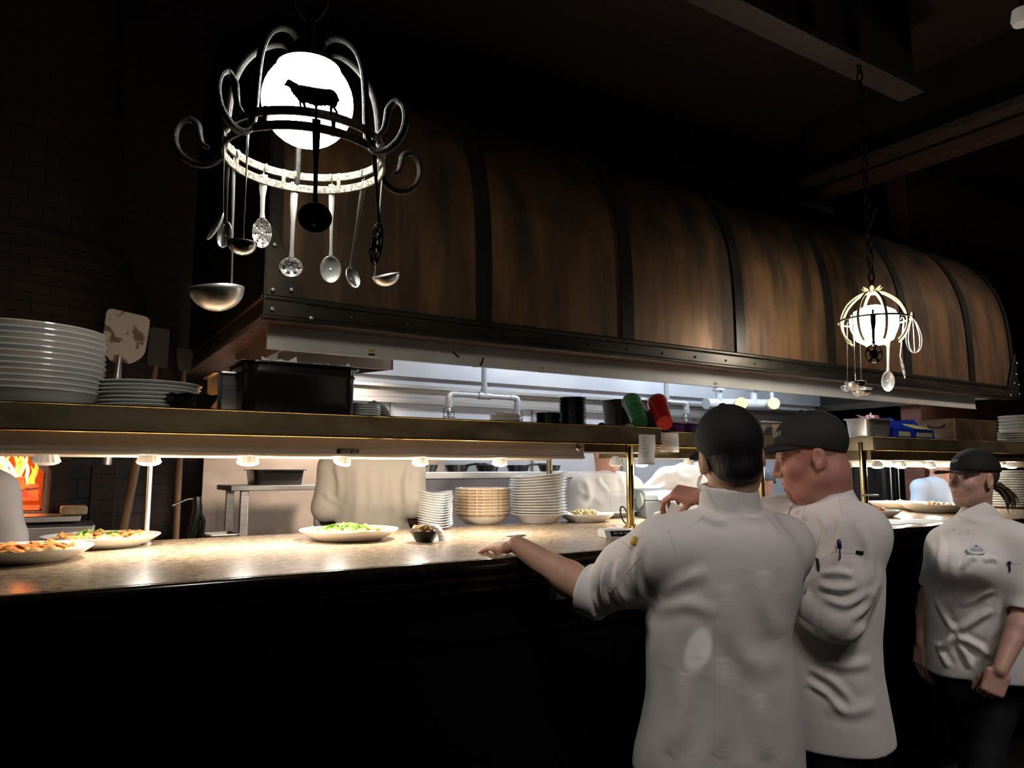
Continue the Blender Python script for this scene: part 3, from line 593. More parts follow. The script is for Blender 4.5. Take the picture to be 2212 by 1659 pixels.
U('ladle', 'biggest steel ladle with ribbed reflections, hanging lowest at the left', GC, RR, ZR, 505, False, 472, 672, 'ladle', chrome_s, .066, .066, .058, .0095, roll=-.2, face=-1.1)
U('ladle', 'shallow steel ladle on a long dark handle in front of the perforated spoon', GC, RR, ZR, 537, True, 521, 551, 'ladle', chrome, .033, .033, .03, .0055, roll=-.05)
U('slotted_spoon', 'wide steel spoon with small holes, its rounded handle end folded over the ring', GC, RR, ZR, 569, False, 565, 536, 'spoon', chrome_s, .025, .04, .01, .009, 'dots')
U('skimmer', 'small round steel skimmer with petal holes in front of the hood corner', GC, RR, ZR, 637, False, 628, 598, 'spoon', chrome_s, .031, .026, .014, .0085, 'flower')
U('ladle', 'dark ladle facing the viewer, hanging under the sheep emblem', GC, RR, ZR, 683, True, 680, 503, 'spoon', dk, .037, .034, .024, .0075)
U('spoon', 'bright steel spoon right of the dark ladle', GC, RR, ZR, 717, False, 714, 611, 'spoon', chrome_s, .028, .037, .011, .0065)
U('spoon', 'small steel spoon tilted left, second from the right side', GC, RR, ZR, 787, False, 768, 622, 'spoon', chrome, .021, .034, .012, .006, roll=.5, face=-.5)
U('slotted_spoon', 'dark slotted spoon turned sideways at the right of the near lantern', GC, RR, ZR, 806, True, 808, 573, 'spoon', dk, .02, .05, .012, .006, 'slots', face=-.6, roll=-.2)
U('ladle', 'small steel scoop ladle, rightmost on the near lantern', GC, RR, ZR, 827, False, 838, 618, 'ladle', chrome_s, .036, .036, .03, .0045, roll=.25, face=.8)
# ---- far lantern
GD = aD(1888, 698, 4.3); D1, D2 = hvec(GD); ZR2 = GD[2]+.015; R2 = .19
p2 = thing('lantern', 'smaller pale gold whisk-shaped lantern with lit globe, hanging over the right end of the pass', 'lantern', (GD[0], GD[1], ZR2))
g = G(); g.lathe([(0, -.128), (.06, -.125), (.1, -.1), (.128, -.03), (.132, .03), (.115, .065), (.08, .085), (.045, .1), (0, .1)], GD, 36); g.build('globe', globe_m, p2, smooth=180)
PR2 = [(.01, .175), (.05, .18), (.1, .155), (.15, .11), (.18, .055), (.19, .01), (.185, -.04), (.165, -.085), (.135, -.115)]
for t in np.linspace(.35, 2*math.pi+.35, 8, endpoint=False):
    G().tube([ringpt(GD, r, t, GD[2]+z, D1, D2) for r, z in spline(PR2, 4)], .0085, 8, flat=.7).build('rib', gold_paint, p2)
pts = [ringpt(GD, R2+.004, t, ZR2, D1, D2) for t in np.linspace(0, 2*math.pi, 48, endpoint=False)]
G().tube(pts, .006, 8, closed=True).build('ring_band', M('ring_wire', (.2, .18, .12), .4, .5), p2)
for t in np.linspace(0, 2*math.pi, 7, endpoint=False):
    d = math.sin(t)*D1-math.cos(t)*D2; b = V(GD[0], GD[1], GD[2]+.18); g = G()
    g.ell(b+d*.035+V(0, 0, .018), (.03, .014, .006), 12, ax=(nrm(d+V(0, 0, .7)), np.cross(nrm(d), V(0, 0, 1)), np.cross(nrm(d+V(0, 0, .7)), np.cross(nrm(d), V(0, 0, 1))))); g.build('petal', gold_paint, p2)
g = G(); chain(g, (GD[0], GD[1], GD[2]+.19), (GD[0], GD[1], 4.62), .006, .07); g.tube([V(GD[0], GD[1], GD[2]+.19)+D1*x+V(0, 0, z) for x, z in spline([(0, .38), (.02, .42), (.035, .48), (.05, .5)], 3)], .006, 6)
g.build('chain', iron, p2)
kg = dict(grp='utensils hanging from the far lantern')
U('ladle', 'steel ladle, front one of the ladle cluster under the far lantern', GD, R2, ZR2, 1842, True, 1848, 843, 'ladle', chrome, .052, .052, .045, .009, roll=-.15, **kg)
U('ladle', 'smallest ladle at the left of the ladle cluster under the far lantern', GD, R2, ZR2, 1830, False, 1830, 846, 'ladle', chrome, .036, .036, .03, .008, roll=.1, **kg)
U('ladle', 'round steel ladle hanging lowest under the far lantern', GD, R2, ZR2, 1857, False, 1861, 858, 'ladle', chrome, .058, .058, .05, .009, roll=.1, **kg)
U('slotted_spoon', 'dark spoon with slots hanging before the far globe', GD, R2, ZR2, 1886, True, 1888, 786, 'spoon', dk, .04, .05, .012, .011, 'cross', **kg)
U('spoon', 'pointed steel spoon hanging right of centre under the far lantern', GD, R2, ZR2, 1919, False, 1918, 846, 'spoon', chrome_s, .033, .055, .02, .01, **kg)
U('fork', 'thin steel fork seen edge-on at the right of the far lantern', GD, R2, ZR2, 1952, False, 1955, 818, 'spoon', chrome_s, .012, .06, .01, .007, 'slots', face=1.1, roll=-.2, **kg)
wk = thing('whisk', 'looped wire whisk hanging at the right side of the far lantern', 'utensil', ringpt(GD, R2+.01, 1.35, ZR2, D1, D2), 'utensils hanging from the far lantern')
w0 = ringpt(GD, R2+.014, 1.35, ZR2, D1, D2)
for k in range(4):
    d = math.cos(k*.785)*D1+math.sin(k*.785)*D2; pt_ = spline([(0, 0), (.025, -.06), (.04, -.13), (.03, -.19), (0, -.215), (-.03, -.19), (-.04, -.13), (-.025, -.06), (0, 0)], 3)
    G().tube([w0+d*x+V(0, 0, z) for x, z in pt_], .002, 6).build('wire', chrome_s, wk)
G().cyl(w0+V(0, 0, .02), w0-V(0, 0, .02), .008).build('handle', chrome_s, wk)
# ================================================================= things on the shelves and on the counter
ZB = 1.7165; ZC = ZT+.0008
def smoothobj(g, n, m, p=None, **k): return g.build(n, m, p, **k)
def stack(name, label, cat, grp, prof, mat, base, n, dz, seg=56, jit=.003, tilt=None, lab=None, sx=1, sy=1, rz=0, wob=None, first=None):
    proto = None; out = []
    for i in range(n):
        k = n-1-i   # index from the top
        lb = label % ordn(k, n); z = base[2]+i*dz; jx, jy = (RNG.uniform(-jit, jit, 2)); ti = (0, 0, rz)
        if tilt: tx, ty = tilt(i); jx += tx[0]; jy += tx[1]; ti = (ty[0], ty[1], rz)
        if proto is None:
            o = G().lathe(prof if first is None else first, (0, 0, 0), seg, sx=sx, sy=sy, wob=wob).build(name, mat, smooth=50); tag(o, lb, cat, grp); o.location = (base[0]+jx, base[1]+jy, z); o.rotation_euler = ti; proto = o
            if first is not None: proto = None; first = None; 
        else: o = dup(proto, (base[0]+jx, base[1]+jy, z), lb, grp, rot=ti)
        out.append(o)
    return out
BIGP = [(0, 0), (.19, 0), (.214, .008), (.234, .03), (.245, .049), (.25, .053), (.249, .0575), (.24, .056), (.224, .036), (.2, .014), (0, .008)]
p = aY(45, 800, 2.93); stack('serving_bowl', 'large white bowl, %s, of the tall stack at the left', 'bowl', 'stacked bowls at the left end of the shelf', BIGP, white_c, (p[0], 2.93, ZB), 12, .0187, 72)
PL = [(0, 0), (.1, 0), (.115, .004), (.15, .014), (.178, .02), (.181, .023), (.178, .0255), (.15, .019), (.11, .009), (0, .006)]
p = aY(318, 840, 2.92); stack('dinner_plate', 'white dinner plate, %s, in the low stack beside the black dish', 'plate', 'stacked dinner plates on the shelf', PL, white_c, (p[0], 2.92, ZB), 7, .0135, 64, .004)
DISH = [(0, 0), (.055, 0), (.06, .003), (.075, .035), (.083, .045), (.085, .049), (.08, .049), (.07, .038), (.055, .008), (0, .006)]
p = aY(412, 860, 2.76)
o = G().lathe(DISH, (p[0], 2.76, ZB), 40, wob=lambda a, r: .003*math.sin(9*a) if r > .07 else 0).build('black_dish', black_pl); tag(o, 'small black fluted dish on the shelf before the steel container', 'dish', 'small black dishes on the left shelf')
o = dup(o, (.004, .002, .012), 'second small black dish nested on top of the first on the shelf', 'small black dishes on the left shelf')
# steel container
def pan(name, label, cat, lo, hi, z0, h, mat, taper=.94, rim=.012, r=.03, rz=0, grp=None, t=.0025, bead=None, rimmat=None):
    cx, cy = (lo[0]+hi[0])/2, (lo[1]+hi[1])/2; a, b = (hi[0]-lo[0])/2, (hi[1]-lo[1])/2
    def loop(s, off, z, rr):
        P = []
        for (sx, sy, a0) in ((1, 1, 0), (-1, 1, 90), (-1, -1, 180), (1, -1, 270)):
            for q in np.linspace(0, 90, 7):
                an = math.radians(a0+q); x = sx*(a*s+off-rr)+math.cos(an)*rr; y = sy*(b*s+off-rr)+math.sin(an)*rr
                P.append((x, y, z))
        return P
    tnk = thing(name, label, cat, (cx, cy, z0), grp); g = G()
    R = [loop(taper*.98, 0, 0, r*.8), loop(taper, 0, .006, r), loop(1, 0, h-.003, r)]
    if bead: R[2:2] = [loop(taper+(1-taper)*bead-.001, 0, h*bead-.006, r), loop(taper+(1-taper)*bead, .004, h*bead, r), loop(taper+(1-taper)*bead+.001, 0, h*bead+.006, r)]
    R += [loop(1, -t, h-.003, r), loop(taper, -t, .008, r), loop(taper*.97, -t, .006, r*.8)]
    g.rings(R); o = g.build('body', mat); o.parent = tnk
    g = G(); g.rings([loop(1, -.001, h-.004, r), loop(1, rim, h-.003, r+rim), loop(1, rim+.002, h-.006, r+rim), loop(1, rim+.001, h, r+rim), loop(1, -.002, h, r)], cap=False); o = g.build('rim', rimmat or mat); o.parent = tnk
    tnk.rotation_euler[2] = rz; return tnk
a = aY(455, 850, 3.0); b = aY(512, 850, 2.95)
pan('steel_container', 'tall brushed steel food container left of the big black pan', 'container', (a[0], 2.86), (b[0]+.015, 3.1), ZB, .165, steel, .95, .012, .02)
a = aY(519, 850, 2.75); b = aY(776, 850, 2.75)
bp = pan('roasting_pan', 'big black enamel pan filled with crumpled paper on the shelf', 'pan', (a[0]+.01, 2.735), (b[0]-.012, 3.06), ZB, .2, black_en, .985, .008, .05, bead=.8)
# paper sheets in the pan
for k in range(9):
    x = a[0]+.07+k*.042; y = 2.79+RNG.uniform(0, .16); o_ = V(x, y, ZB+.178); n = 5; g = G(); rx, ry, rz = RNG.uniform(-.5, .5, 3); ux = nrm(V(math.cos(rz), math.sin(rz), rx*.35)); uy = nrm(np.cross(V(rx, ry, 1), ux)); s = .06+RNG.uniform(0, .02); zh = .02+(.016 if k in (4, 5) else .006 if k > 6 else .011)
    for i in range(n):
        for j in range(n): p_ = o_+ux*(i/(n-1)-.5)*s*1.7+uy*(j/(n-1)-.5)*s+V(0, 0, zh+RNG.uniform(-.007, .007)+.012*math.sin(i*1.3+k)*math.cos(j+k)); g.v.append(tuple(p_))
    for i in range(n-1):
        for j in range(n-1): g.f.append((i*n+j, (i+1)*n+j, (i+1)*n+j+1, i*n+j+1)); g.m.append(0)
    o = g.build('paper_sheet', white_p, smooth=0); o.modifiers.new('thick', 'SOLIDIFY').thickness = .0008
    tag(o, 'crumpled white paper sheet in the black pan, %s' % ['first from the left', 'second from the left', 'third from the left', 'fourth from the left', 'sticking up highest', 'next right of the highest one', 'third from the right', 'second from the right', 'at the right rim'][k], 'paper', 'crumpled papers in the black pan')
p = aY(775, 880, 2.96); SP = [(r*.53, z*.9) for r, z in PL]; stack('side_plate', 'small white side plate, %s, in the stack right of the black pan', 'plate', 'side plates behind the black pan', SP, white_c, (p[0], 2.97, ZB), 6, .0105, 40, .002)
p = aY(1088, 900, 3.08); CB = [(0, 0), (.06, 0), (.072, .01), (.08, .03), (.078, .032), (.07, .015), (0, .008)]
sb = stack('cream_bowl', 'cream bowl, %s of the short pile left of the black dishes', 'bowl', 'cream bowls on the shelf', CB, cream_c, (p[0], 3.06, ZB), 3, .019, 40, .002)
bread = M('toasted_crust', (.5, .26, .09), .7, col2=(.7, .5, .26), scale=40)
g = G()
for k in range(7): g.ell((p[0]+RNG.uniform(-.04, .04), 3.06+RNG.uniform(-.03, .03), ZB+.072), (.022, .014, .01), 10)
tag(g.build('bread_crisps', bread, smooth=180), 'few toasted crisps lying in the top cream bowl', 'food', kind='stuff')
DK = [(0, 0), (.045, 0), (.05, .003), (.06, .011), (.0665, .0125), (.066, .0145), (.058, .013), (0, .005)]
p = aY(1186, 905, 2.82); stack('black_dish', 'small black round dish, %s, in the shorter black stack', 'dish', 'shorter stack of black dishes', DK, black_pl, (p[0], 2.82, ZB), 7, .0085, 36, .001)
p = aY(1237, 900, 2.82); stack('black_dish', 'small black round dish, %s, in the taller black stack', 'dish', 'taller stack of black dishes', DK, black_pl, (p[0], 2.82, ZB), 17, .0082, 36, .001)
# tub with the green and red holders
a = aY(1330, 890, 2.95); b = aY(1446, 890, 2.95)
pan('black_tub', 'black plastic tub lying on the shelf behind the green and red holders', 'tub', (a[0], 2.92), (b[0], 3.1), ZB, .17, black_pl, .93, .006, .06)
def can(name, label, a, b, r0, r1, mat, rim, holes=None):
    a = np.array(a, float); b = np.array(b, float); d = nrm(b-a); ax = frame(d); L = np.linalg.norm(b-a); t = thing(name, label, 'holder', a)
    G().lathe([(r0*.9, 0), (r0, 0), (r1, L), (0, L+.0005)], a, 40, ax=ax).build('body', mat, t); G().lathe([(r0*.95, -.004), (r0*1.1, -.003), (r0*1.1, .004), (r0, .004)], a, 40, ax=ax).build('rim', rim, t)
    if holes:
        hm = M('hole_dark', (.01, .02, .012), .6)
        for i in range(5):
            for j in range(12):
                an = 2*math.pi*(j+.5*(i % 2))/12; r = r0+(r1-r0)*(i+.7)/5.5; q = a+d*L*(i+.7)/5.5+(ax[0]*math.cos(an)+ax[1]*math.sin(an))*r; n = ax[0]*math.cos(an)+ax[1]*math.sin(an)
                if n@(CAM-q) > 0: G().lathe([(.005, .0), (.005, .0006), (0, .0006)], q, 10, ax=frame(n)).build('hole', hm if i > 1 else MATS['glint'], t)
    return t
M('glint', (.6, .7, .62), .4)
q0 = aY(1364, 868, 2.84); q1 = aY(1382, 913, 2.70)
can('cutlery_holder', 'green perforated metal cutlery holder tipped toward the edge of the shelf', q0, q1, .047, .041, green_pl, chrome_s, True)
q0 = aY(1420, 870, 2.86); q1 = aY(1436, 914, 2.72)
can('cutlery_holder', 'red plastic cutlery holder tipped beyond the end of the brass shelf', q0, q1, .05, .042, red_pl, chrome_s)
for k, (u, w, nm) in enumerate(((1300, .02, 'small dark lump of charred bread on the shelf edge left of the black tub'), (1345, .016, 'little dark bundle of clips on the shelf in front of the green holder'))):
    p = aY(u, 915, 2.70); tag(G().ell((p[0], 2.70, ZB+.011), (w, .018, .012), 12).build('dark_crust', iron, smooth=180), nm, 'food' if k == 0 else 'clips')
p = aY(1358, 905, 2.69); g = G()
for k in range(5): g.tube([V(p[0]+.006*k-.01, 2.685, ZB+.012+.002*(k % 2))+V(math.cos(t)*.012, .004*math.sin(t), math.sin(t)*.011) for t in np.linspace(0, 6.28, 12, endpoint=False)], .0012, 5, closed=True)
tag(g.build('key_ring', chrome, smooth=180), 'tangle of thin chrome rings on the shelf before the green holder', 'rings')
# purple tubs on the middle shelf
for k, (u, w, l) in enumerate(((1458, .045, 'see-through purple tub with a round opening just right of the red holder'), (1492, .055, 'second purple tub, partly behind the chef with no face in view'))):
    p = aY(u, 925, 2.98); pan('plastic_tub', l, 'tub', (p[0]-w, 2.94), (p[0]+w, 3.06), ZB, .062, purple_pl, .9, .004, .02, grp='purple tubs')
p = aY(1668, 905, 3.0); pan('steel_pan', 'dark steel pan on the middle shelf between the two caps', 'pan', (p[0]-.12, 3.0), (p[0]+.18, 3.18), ZB, .1, steel_d, .93, .012, .03)
p = aY(1680, 915, 2.95); tag(G().lathe([(0, 0), (.03, 0), (.045, .075), (.047, .078), (.042, .078), (.03, .01), (0, .008)], (p[0], 2.945, ZB), 28).build('cream_cup', M('cream_plastic', (.75, .55, .42), .5)), 'cream plastic cup on the middle shelf before the dark steel pan', 'cup')
# right shelf
z = ZB; a = aY(1817, 920, 2.80); b = aY(1880, 920, 2.70)
pn = pan('steel_pan', 'shiny steel insert pan with pink wrappers at the left corner of the right shelf', 'pan', (4.36, 2.69), (4.62, 2.86), z, .125, chrome_s, .9, .012, .03)
pk = M('pink_wrapper', (.7, .4, .5), .5); g = G()
for k in range(14): x, y = 4.40+RNG.uniform(0, .18), 2.72+RNG.uniform(0, .1); g.obox((x, y, z+.128+RNG.uniform(0, .012)), (nrm(RNG.normal(size=3)+V(2, 0, 0)), V(0, 1, .2), V(0, -.2, 1)), (.025, .012, .0012))
for (dx, h) in ((.06, .03), (.1, .045)): g.tube([(4.38+dx, 2.75, z+.12), (4.385+dx, 2.752, z+.12+h)], .006, 6)
tag(g.build('wrappers', pk, smooth=0), 'pink and white wrappers heaped in the steel pan on the right shelf', 'wrappers', kind='stuff')
def bin_(label, x0, x1, y0, y1, h, sheet):
    t = thing('storage_bin', label, 'bin', (x0, y0, z), 'blue bins on the right shelf'); prof = [(y0, 0), (y0+.01, h*.45), (y0+.09, h*.62), (y0+.14, h), (y1, h), (y1, 0)]
    for x in (x0, x1-.004): G().prism([(a_, b_) for a_, b_ in prof], (x, 0, z), (0, 1, 0), (0, 0, 1), .004).build('side', blue_pl, t, smooth=0)
    G().box((x0, y0, z), (x1, y1, z+.004)).box((x0, y1-.004, z), (x1, y1, z+h)).obox(((x0+x1)/2, y0+.005, z+h*.22), (V(1, 0, 0), nrm(V(0, .01, h*.45)), V(0, 1, 0)), ((x1-x0)/2, h*.23, .003)).build('shell', blue_pl, t, bevel=.001)
    G().box((x0+.03, y0-.002, z+h*.12), (x1-.03, y0+.001, z+h*.32)).build('label_holder', M('yellowed_label', (.55, .5, .3), .6), t); return t
bin_('blue plastic storage bin next to the steel pan, left of the two', 4.68, 4.87, 2.70, 2.96, .155, 0)
bin_('blue plastic storage bin with yellow slips, right of the two', 4.89, 5.14, 2.70, 2.96, .15, 1)
ys = M('yellow_paper', (.8, .75, .42), .7)
for k in range(2): tag(G().obox((5.02, 2.75+.02*k, z+.088+.008*k), (V(1, .1*k, 0), V(0, 1, .35), V(0, -.35, 1)), (.09, .05, .001)).build('paper_slip', ys, smooth=0), ['yellow paper slip lying forward over the right blue bin', 'yellow paper slip behind the front one in the right blue bin'][k], 'paper', 'yellow slips')
p = aY(1992, 935, 2.8)
for k in range(4): tag(G().lathe([(0, 0), (.035, 0), (.048, .02), (.05, .022), (.045, .022), (.033, .004), (0, .003)], (p[0]+.06*(k % 2)-.05, 2.78, z+(k//2)*.024), 24).build('black_dish', black_pl), 'small black sauce dish on the right shelf, %s' % ['lower left', 'lower right', 'upper left', 'upper right'][k], 'dish', 'sauce dishes on the right shelf')
cop = M('copper_leather', (.3, .2, .12), .35, .7, col2=(.2, .13, .08), scale=12, bump=.2)
a = aY(2064, 930, 2.69); bx = thing('box', 'worn copper-brown box with an open top on the right shelf', 'box', (a[0], 2.7, z))
G().rings([[(a[0]+q[0]*.6, 2.69+q[1]*.26, z+h) for q in ((0, 0), (1, 0), (1, 1), (0, 1))] for h in (0, .155)]).build('body', cop, bx, smooth=0, bevel=.006)
G().tube([(a[0]-.002, 2.95, z+.155), (a[0]-.002, 2.69, z+.157), (a[0]+.6, 2.69, z+.157)], .005, 8).build('rim', brass, bx)
G().tube([(a[0]-.004, 2.76, z+.12), (a[0]-.012, 2.78, z+.1), (a[0]-.012, 2.86, z+.1), (a[0]-.004, 2.88, z+.12)], .005, 8).build('handle', iron, bx)
a = aY(2200, 930, 2.8); stack('cream_plate', 'cream plate, %s, in the wide stack on the right shelf', 'plate', 'wide cream plates on the right shelf', [(r*.92, zz_) for r, zz_ in PL], cream_c, (a[0], 2.86, z), 5, .018, 40)
stack('cream_bowl', 'cream bowl, %s, piled above the cream plates at the right end', 'bowl', 'cream bowls on the right shelf', [(r*1.5, zz_) for r, zz_ in CB], cream_c, (a[0]+.09, 2.86, z+.096), 5, .027, 40)
# order slips taped to the shelf end
def slip(name, label, u0, u1, v0, v1, y, lines, dx=0):
    a = aY(u0, v0, y); b = aY(u1, v1, y); t = thing(name, label, 'paper', a); g = G(); n = 8
    for i in range(n):
        f_ = i/(n-1); zz_ = a[2]+(b[2]-a[2])*f_; yy_ = y-.002-.012*max(0, f_-.5)**2*4*dx
        for x in (a[0]-dx*.03*max(0, f_-.4), b[0]-dx*.03*max(0, f_-.4)): g.v.append((x, yy_, zz_))
    for i in range(n-1): g.f.append((2*i, 2*i+1, 2*i+3, 2*i+2)); g.m.append(0)
    o = g.build('sheet', white_p, t); o.modifiers.new('thick', 'SOLIDIFY').thickness = .0006; g = G()
    for (f_, x0, x1) in lines:
        zz_ = a[2]+(b[2]-a[2])*f_; yy_ = y-.0035-.012*max(0, f_-.5)**2*4*dx; s = dx*.03*max(0, f_-.4); w = b[0]-a[0]
        g.tube([(a[0]-s+w*(x0+(x1-x0)*q), yy_, zz_+.002*math.sin(q*19+f_*30)) for q in np.linspace(0, 1, 14)], .0006, 4)
    g.build('handwriting', ink, t); return t
slip('order_slip', 'long white order slip with handwriting hanging off the end of the brass shelf', 1379, 1416, 938, 1004, 2.64, [(.12, .15, .45), (.22, .2, .35), (.34, .15, .4), (.47, .15, .5), (.6, .2, .65), (.67, .2, .6), (.73, .3, .5)], 1)
slip('order_slip', 'wide printed order slip on the set-back shelf beside the long slip', 1424, 1466, 934, 977, 2.893, [(.3, .1, .9), (.42, .05, .95), (.5, .05, .95), (.58, .05, .9), (.66, .1, .95)])
# ---------------------------------------------------------------- food on the pass
crust = M('pizza_crust', (.72, .42, .14), .6, col2=(.38, .14, .04), scale=22, lo=.42, hi=.7, bump=.4, bscale=60)
cheese = M('melted_cheese', (.85, .55, .15), .45, col2=(.62, .13, .03), scale=26, lo=.42, hi=.6, bump=.5, bscale=50)
green = M('salad_leaf', (.14, .36, .05), .5, col2=(.42, .6, .16), scale=40)
red_t = M('pepperoni', (.5, .09, .03), .4, col2=(.72, .28, .06), scale=60)
PZ_ = [(0, .004), (.11, .004), (.118, 0), (.128, 0), (.135, .006), (.165, .018), (.188, .033), (.195, .039), (.194, .0425), (.188, .042), (.16, .024), (.125, .013), (0, .011)]
plate_p = None
def pizza(label, flabel, u, v, mats, seed, leaves=0, tops=30, r=1.0):
    global plate_p
    c = aZ(u, v, ZC); rg = np.random.RandomState(seed)
    if plate_p is None:
        plate_p = G().lathe(PZ_, (0, 0, 0), 72).build('pizza_plate', white_c, smooth=60); plate_p.location = [float(q) for q in c]; tag(plate_p, label, 'plate', 'pizza plates on the pass')
    else: dup(plate_p, c, label, 'pizza plates on the pass')
    t = thing('flatbread', flabel, 'food', (c[0], c[1], c[2]+.012)); N = 60; P = []; rr = .152*r
    rim = [rr*(1+.05*math.sin(3*a+seed)+.03*math.sin(7*a)) for a in np.linspace(0, 6.283, N, endpoint=False)]
    g = G(); prof = [(0, .016), (.5, .018), (.82, .02), (.9, .033), (.97, .03), (1.0, .018), (.97, .01), (.85, .004), (0, .003)]
    for (k, h) in prof:
        for j in range(N): a = 6.28318*j/N; bump_ = 1+.35*math.sin(5*a+seed*2)*math.sin(11*a) if .85 < k and h > .02 else 1; g.v.append((c[0]+math.cos(a)*rim[j]*k, c[1]+math.sin(a)*rim[j]*k, c[2]+.011+h*bump_))
    for k in range(len(prof)-1):
        for j in range(N): g.f.append((k*N+j, (k+1)*N+j, (k+1)*N+(j+1) % N, k*N+(j+1) % N)); g.m.append(0)
    g.build('crust', crust, t, smooth=180)
    g = G()
    for k in range(tops):
        a = rg.uniform(0, 6.28); q = rr*.86*math.sqrt(rg.uniform(0, 1)); s = rg.uniform(.012, .026)
        g.ell((c[0]+q*math.cos(a), c[1]+q*math.sin(a), c[2]+.03+rg.uniform(0, .006)), (s, s*.8, rg.uniform(.006, .012)), 12)
    g.build('topping', mats[0], t, smooth=180)
    g = G()
    for k in range(tops//2):
        a = rg.uniform(0, 6.28); q = rr*.8*math.sqrt(rg.uniform(0, 1)); n = nrm(V(*rg.normal(0, .25, 2), 1)); X, Y, Z = frame(n)
        g.ell((c[0]+q*math.cos(a), c[1]+q*math.sin(a), c[2]+.038+rg.uniform(0, .006)), (.02, .018, .004), 12, ax=(X, Y, Z))
    g.build('slices', mats[1], t, smooth=180)
    if leaves:
        g = G()
        for k in range(leaves):
            a = rg.uniform(0, 6.28); q = .085*math.sqrt(rg.uniform(0, 1)); h = .04+(1-q/.1)*.025*rg.uniform(.3, 1); X, Y, Z = frame(nrm(rg.normal(size=3)+V(0, 0, .8))); s = rg.uniform(.012, .024)
            o_ = V(c[0]-.02+q*1.1*math.cos(a), c[1]+q*math.sin(a), c[2]+h); L = [o_+X*s*i+Y*s*.45*j*(1-abs(i)*.8)+Z*(.006*math.sin(3*i+k)+.003*abs(j)) for i in (-1, -.4, .3, 1) for j in (-1, 0, 1)]
            g.add(L, [(3*i+j, 3*i+j+1, 3*i+j+4, 3*i+j+3) for i in range(3) for j in range(2)])
        o = g.build('leaves', green, t, smooth=180); o['kind'] = 'stuff'
pizza('white plate with a pepperoni flatbread, nearest at the left edge of the pass', 'pepperoni flatbread on the leftmost white plate', 45, 1211, (cheese, red_t), 3, 0, 36)
pizza('white plate with a cheese flatbread, second from the left on the pass', 'cheese flatbread with a few green herbs on the second plate', 219, 1180, (cheese, crust), 8, 14, 44)
pizza('white plate with a leafy flatbread, in front of the chef in cream', 'flatbread piled with green salad leaves', 754, 1165, (crust, M('roast_chicken', (.75, .5, .22), .5, col2=(.5, .25, .08), scale=30)), 5, 170, 34)
# small black bowl with croutons and the receipt over it
c = aZ(917, 1170, ZC); bw = G().lathe([(0, 0), (.03, 0), (.034, .003), (.052, .03), (.062, .04), (.064, .043), (.06, .043), (.05, .032), (.03, .006), (0, .005)], c, 36).build('black_bowl', black_pl, smooth=60); tag(bw, 'small black bowl of croutons on the pass, a receipt draped over it', 'bowl')
g = G()
for k in range(26):
    a = RNG.uniform(0, 6.28); q = .042*math.sqrt(RNG.uniform(0, 1)); g.obox((c[0]+q*math.cos(a), c[1]+q*math.sin(a), c[2]+.043+RNG.uniform(0, .014)), frame(RNG.normal(size=3)), (.008, .006, .005))
tag(g.build('croutons', bread, smooth=0), 'heap of brown croutons in the small black bowl', 'food', kind='stuff')
e1, e2 = hvec(c); rc = thing('receipt', 'curled white printed receipt over the small black bowl', 'paper', c)
g = G(); pr = spline([(-.028, .052), (0, .066), (.03, .058), (.05, .03), (.056, .004)], 4)
for (x, zz_) in pr:
    for w in (-.04, .045): g.v.append(tuple(V(c[0], c[1], c[2])+e1*(x+.012)-e2*.03+e2*(w*.5)+e1*w*.35+V(0, 0, zz_)))
for i in range(len(pr)-1): g.f.append((2*i, 2*i+1, 2*i+3, 2*i+2)); g.m.append(0)
o = g.build('sheet', white_p, rc); o.modifiers.new('thick', 'SOLIDIFY').thickness = .0006
vv = [V(*p_) for p_ in g.v]; g = G()
for i in range(3, len(pr)-3, 2):
    a, b = vv[2*i], vv[2*i+1]; n = nrm(np.cross(vv[2*i+2]-a, b-a)); n = n if n[2] > 0 else -n; g.tube([a+(b-a)*t+n*.001 for t in (.12, .3+.08*(i % 3), .75)], .0007, 4)
g.build('print', ink, rc)
# stacks on the pass
wv = lambda a, r: (.006*math.cos(2*a)) if r > .06 else 0
c = aZ(940, 1143, ZC); SQ = [(0, 0), (.04, 0), (.046, .003), (.07, .016), (.082, .02), (.083, .0225), (.068, .019), (0, .006)]
def sqwob(a, r): return .007*math.cos(2*a)*(r/.083)**2
stack('wavy_plate', 'small wavy white plate, %s, in the stack beside the patterned bowls', 'plate', 'stacked wavy plates on the pass', SQ, white_c, c, 14, .0115, 48, .002, wob=sqwob)
pat = M('brown_band', (.66, .6, .48), .25, col2=(.42, .22, .07), scale=110, stretch=(1, 1, 1.5), lo=.38, hi=.56)
BB = [(0, 0), (.085, 0), (.094, .004), (.124, .028), (.138, .05), (.143, .06), (.14, .062), (.13, .05), (.104, .02), (0, .01)]
c = aZ(1042, 1131, ZC); proto = None
for i in range(9):
    k = 8-i; lb = 'cream bowl with a brown band, %s, in the banded stack' % ordn(k, 9)
    if proto is None:
        proto = thing('banded_bowl', lb, 'bowl', (0, 0, 0), 'brown banded bowls on the pass'); G().lathe(BB, (0, 0, 0), 64).build('body', M('cream_glaze', (.74, .68, .56), .15), proto, smooth=60)
        G().lathe([(.1338, .0415), (.1385, .0485), (.142, .0555), (.14, .056)], (0, 0, 0), 64).build('band', pat, proto, smooth=60); proto.location = [float(q) for q in c]; kids = children(proto)
    else: dup(proto, c+V(RNG.uniform(-.002, .002), RNG.uniform(-.002, .002), i*.0152), lb, 'brown banded bowls on the pass', kids=kids)
PP = [(0, .0), (.08, .0), (.087, .002), (.117, .016), (.15, .027), (.155, .0295), (.153, .0325), (.105, .021), (.075, .008), (0, .006)]
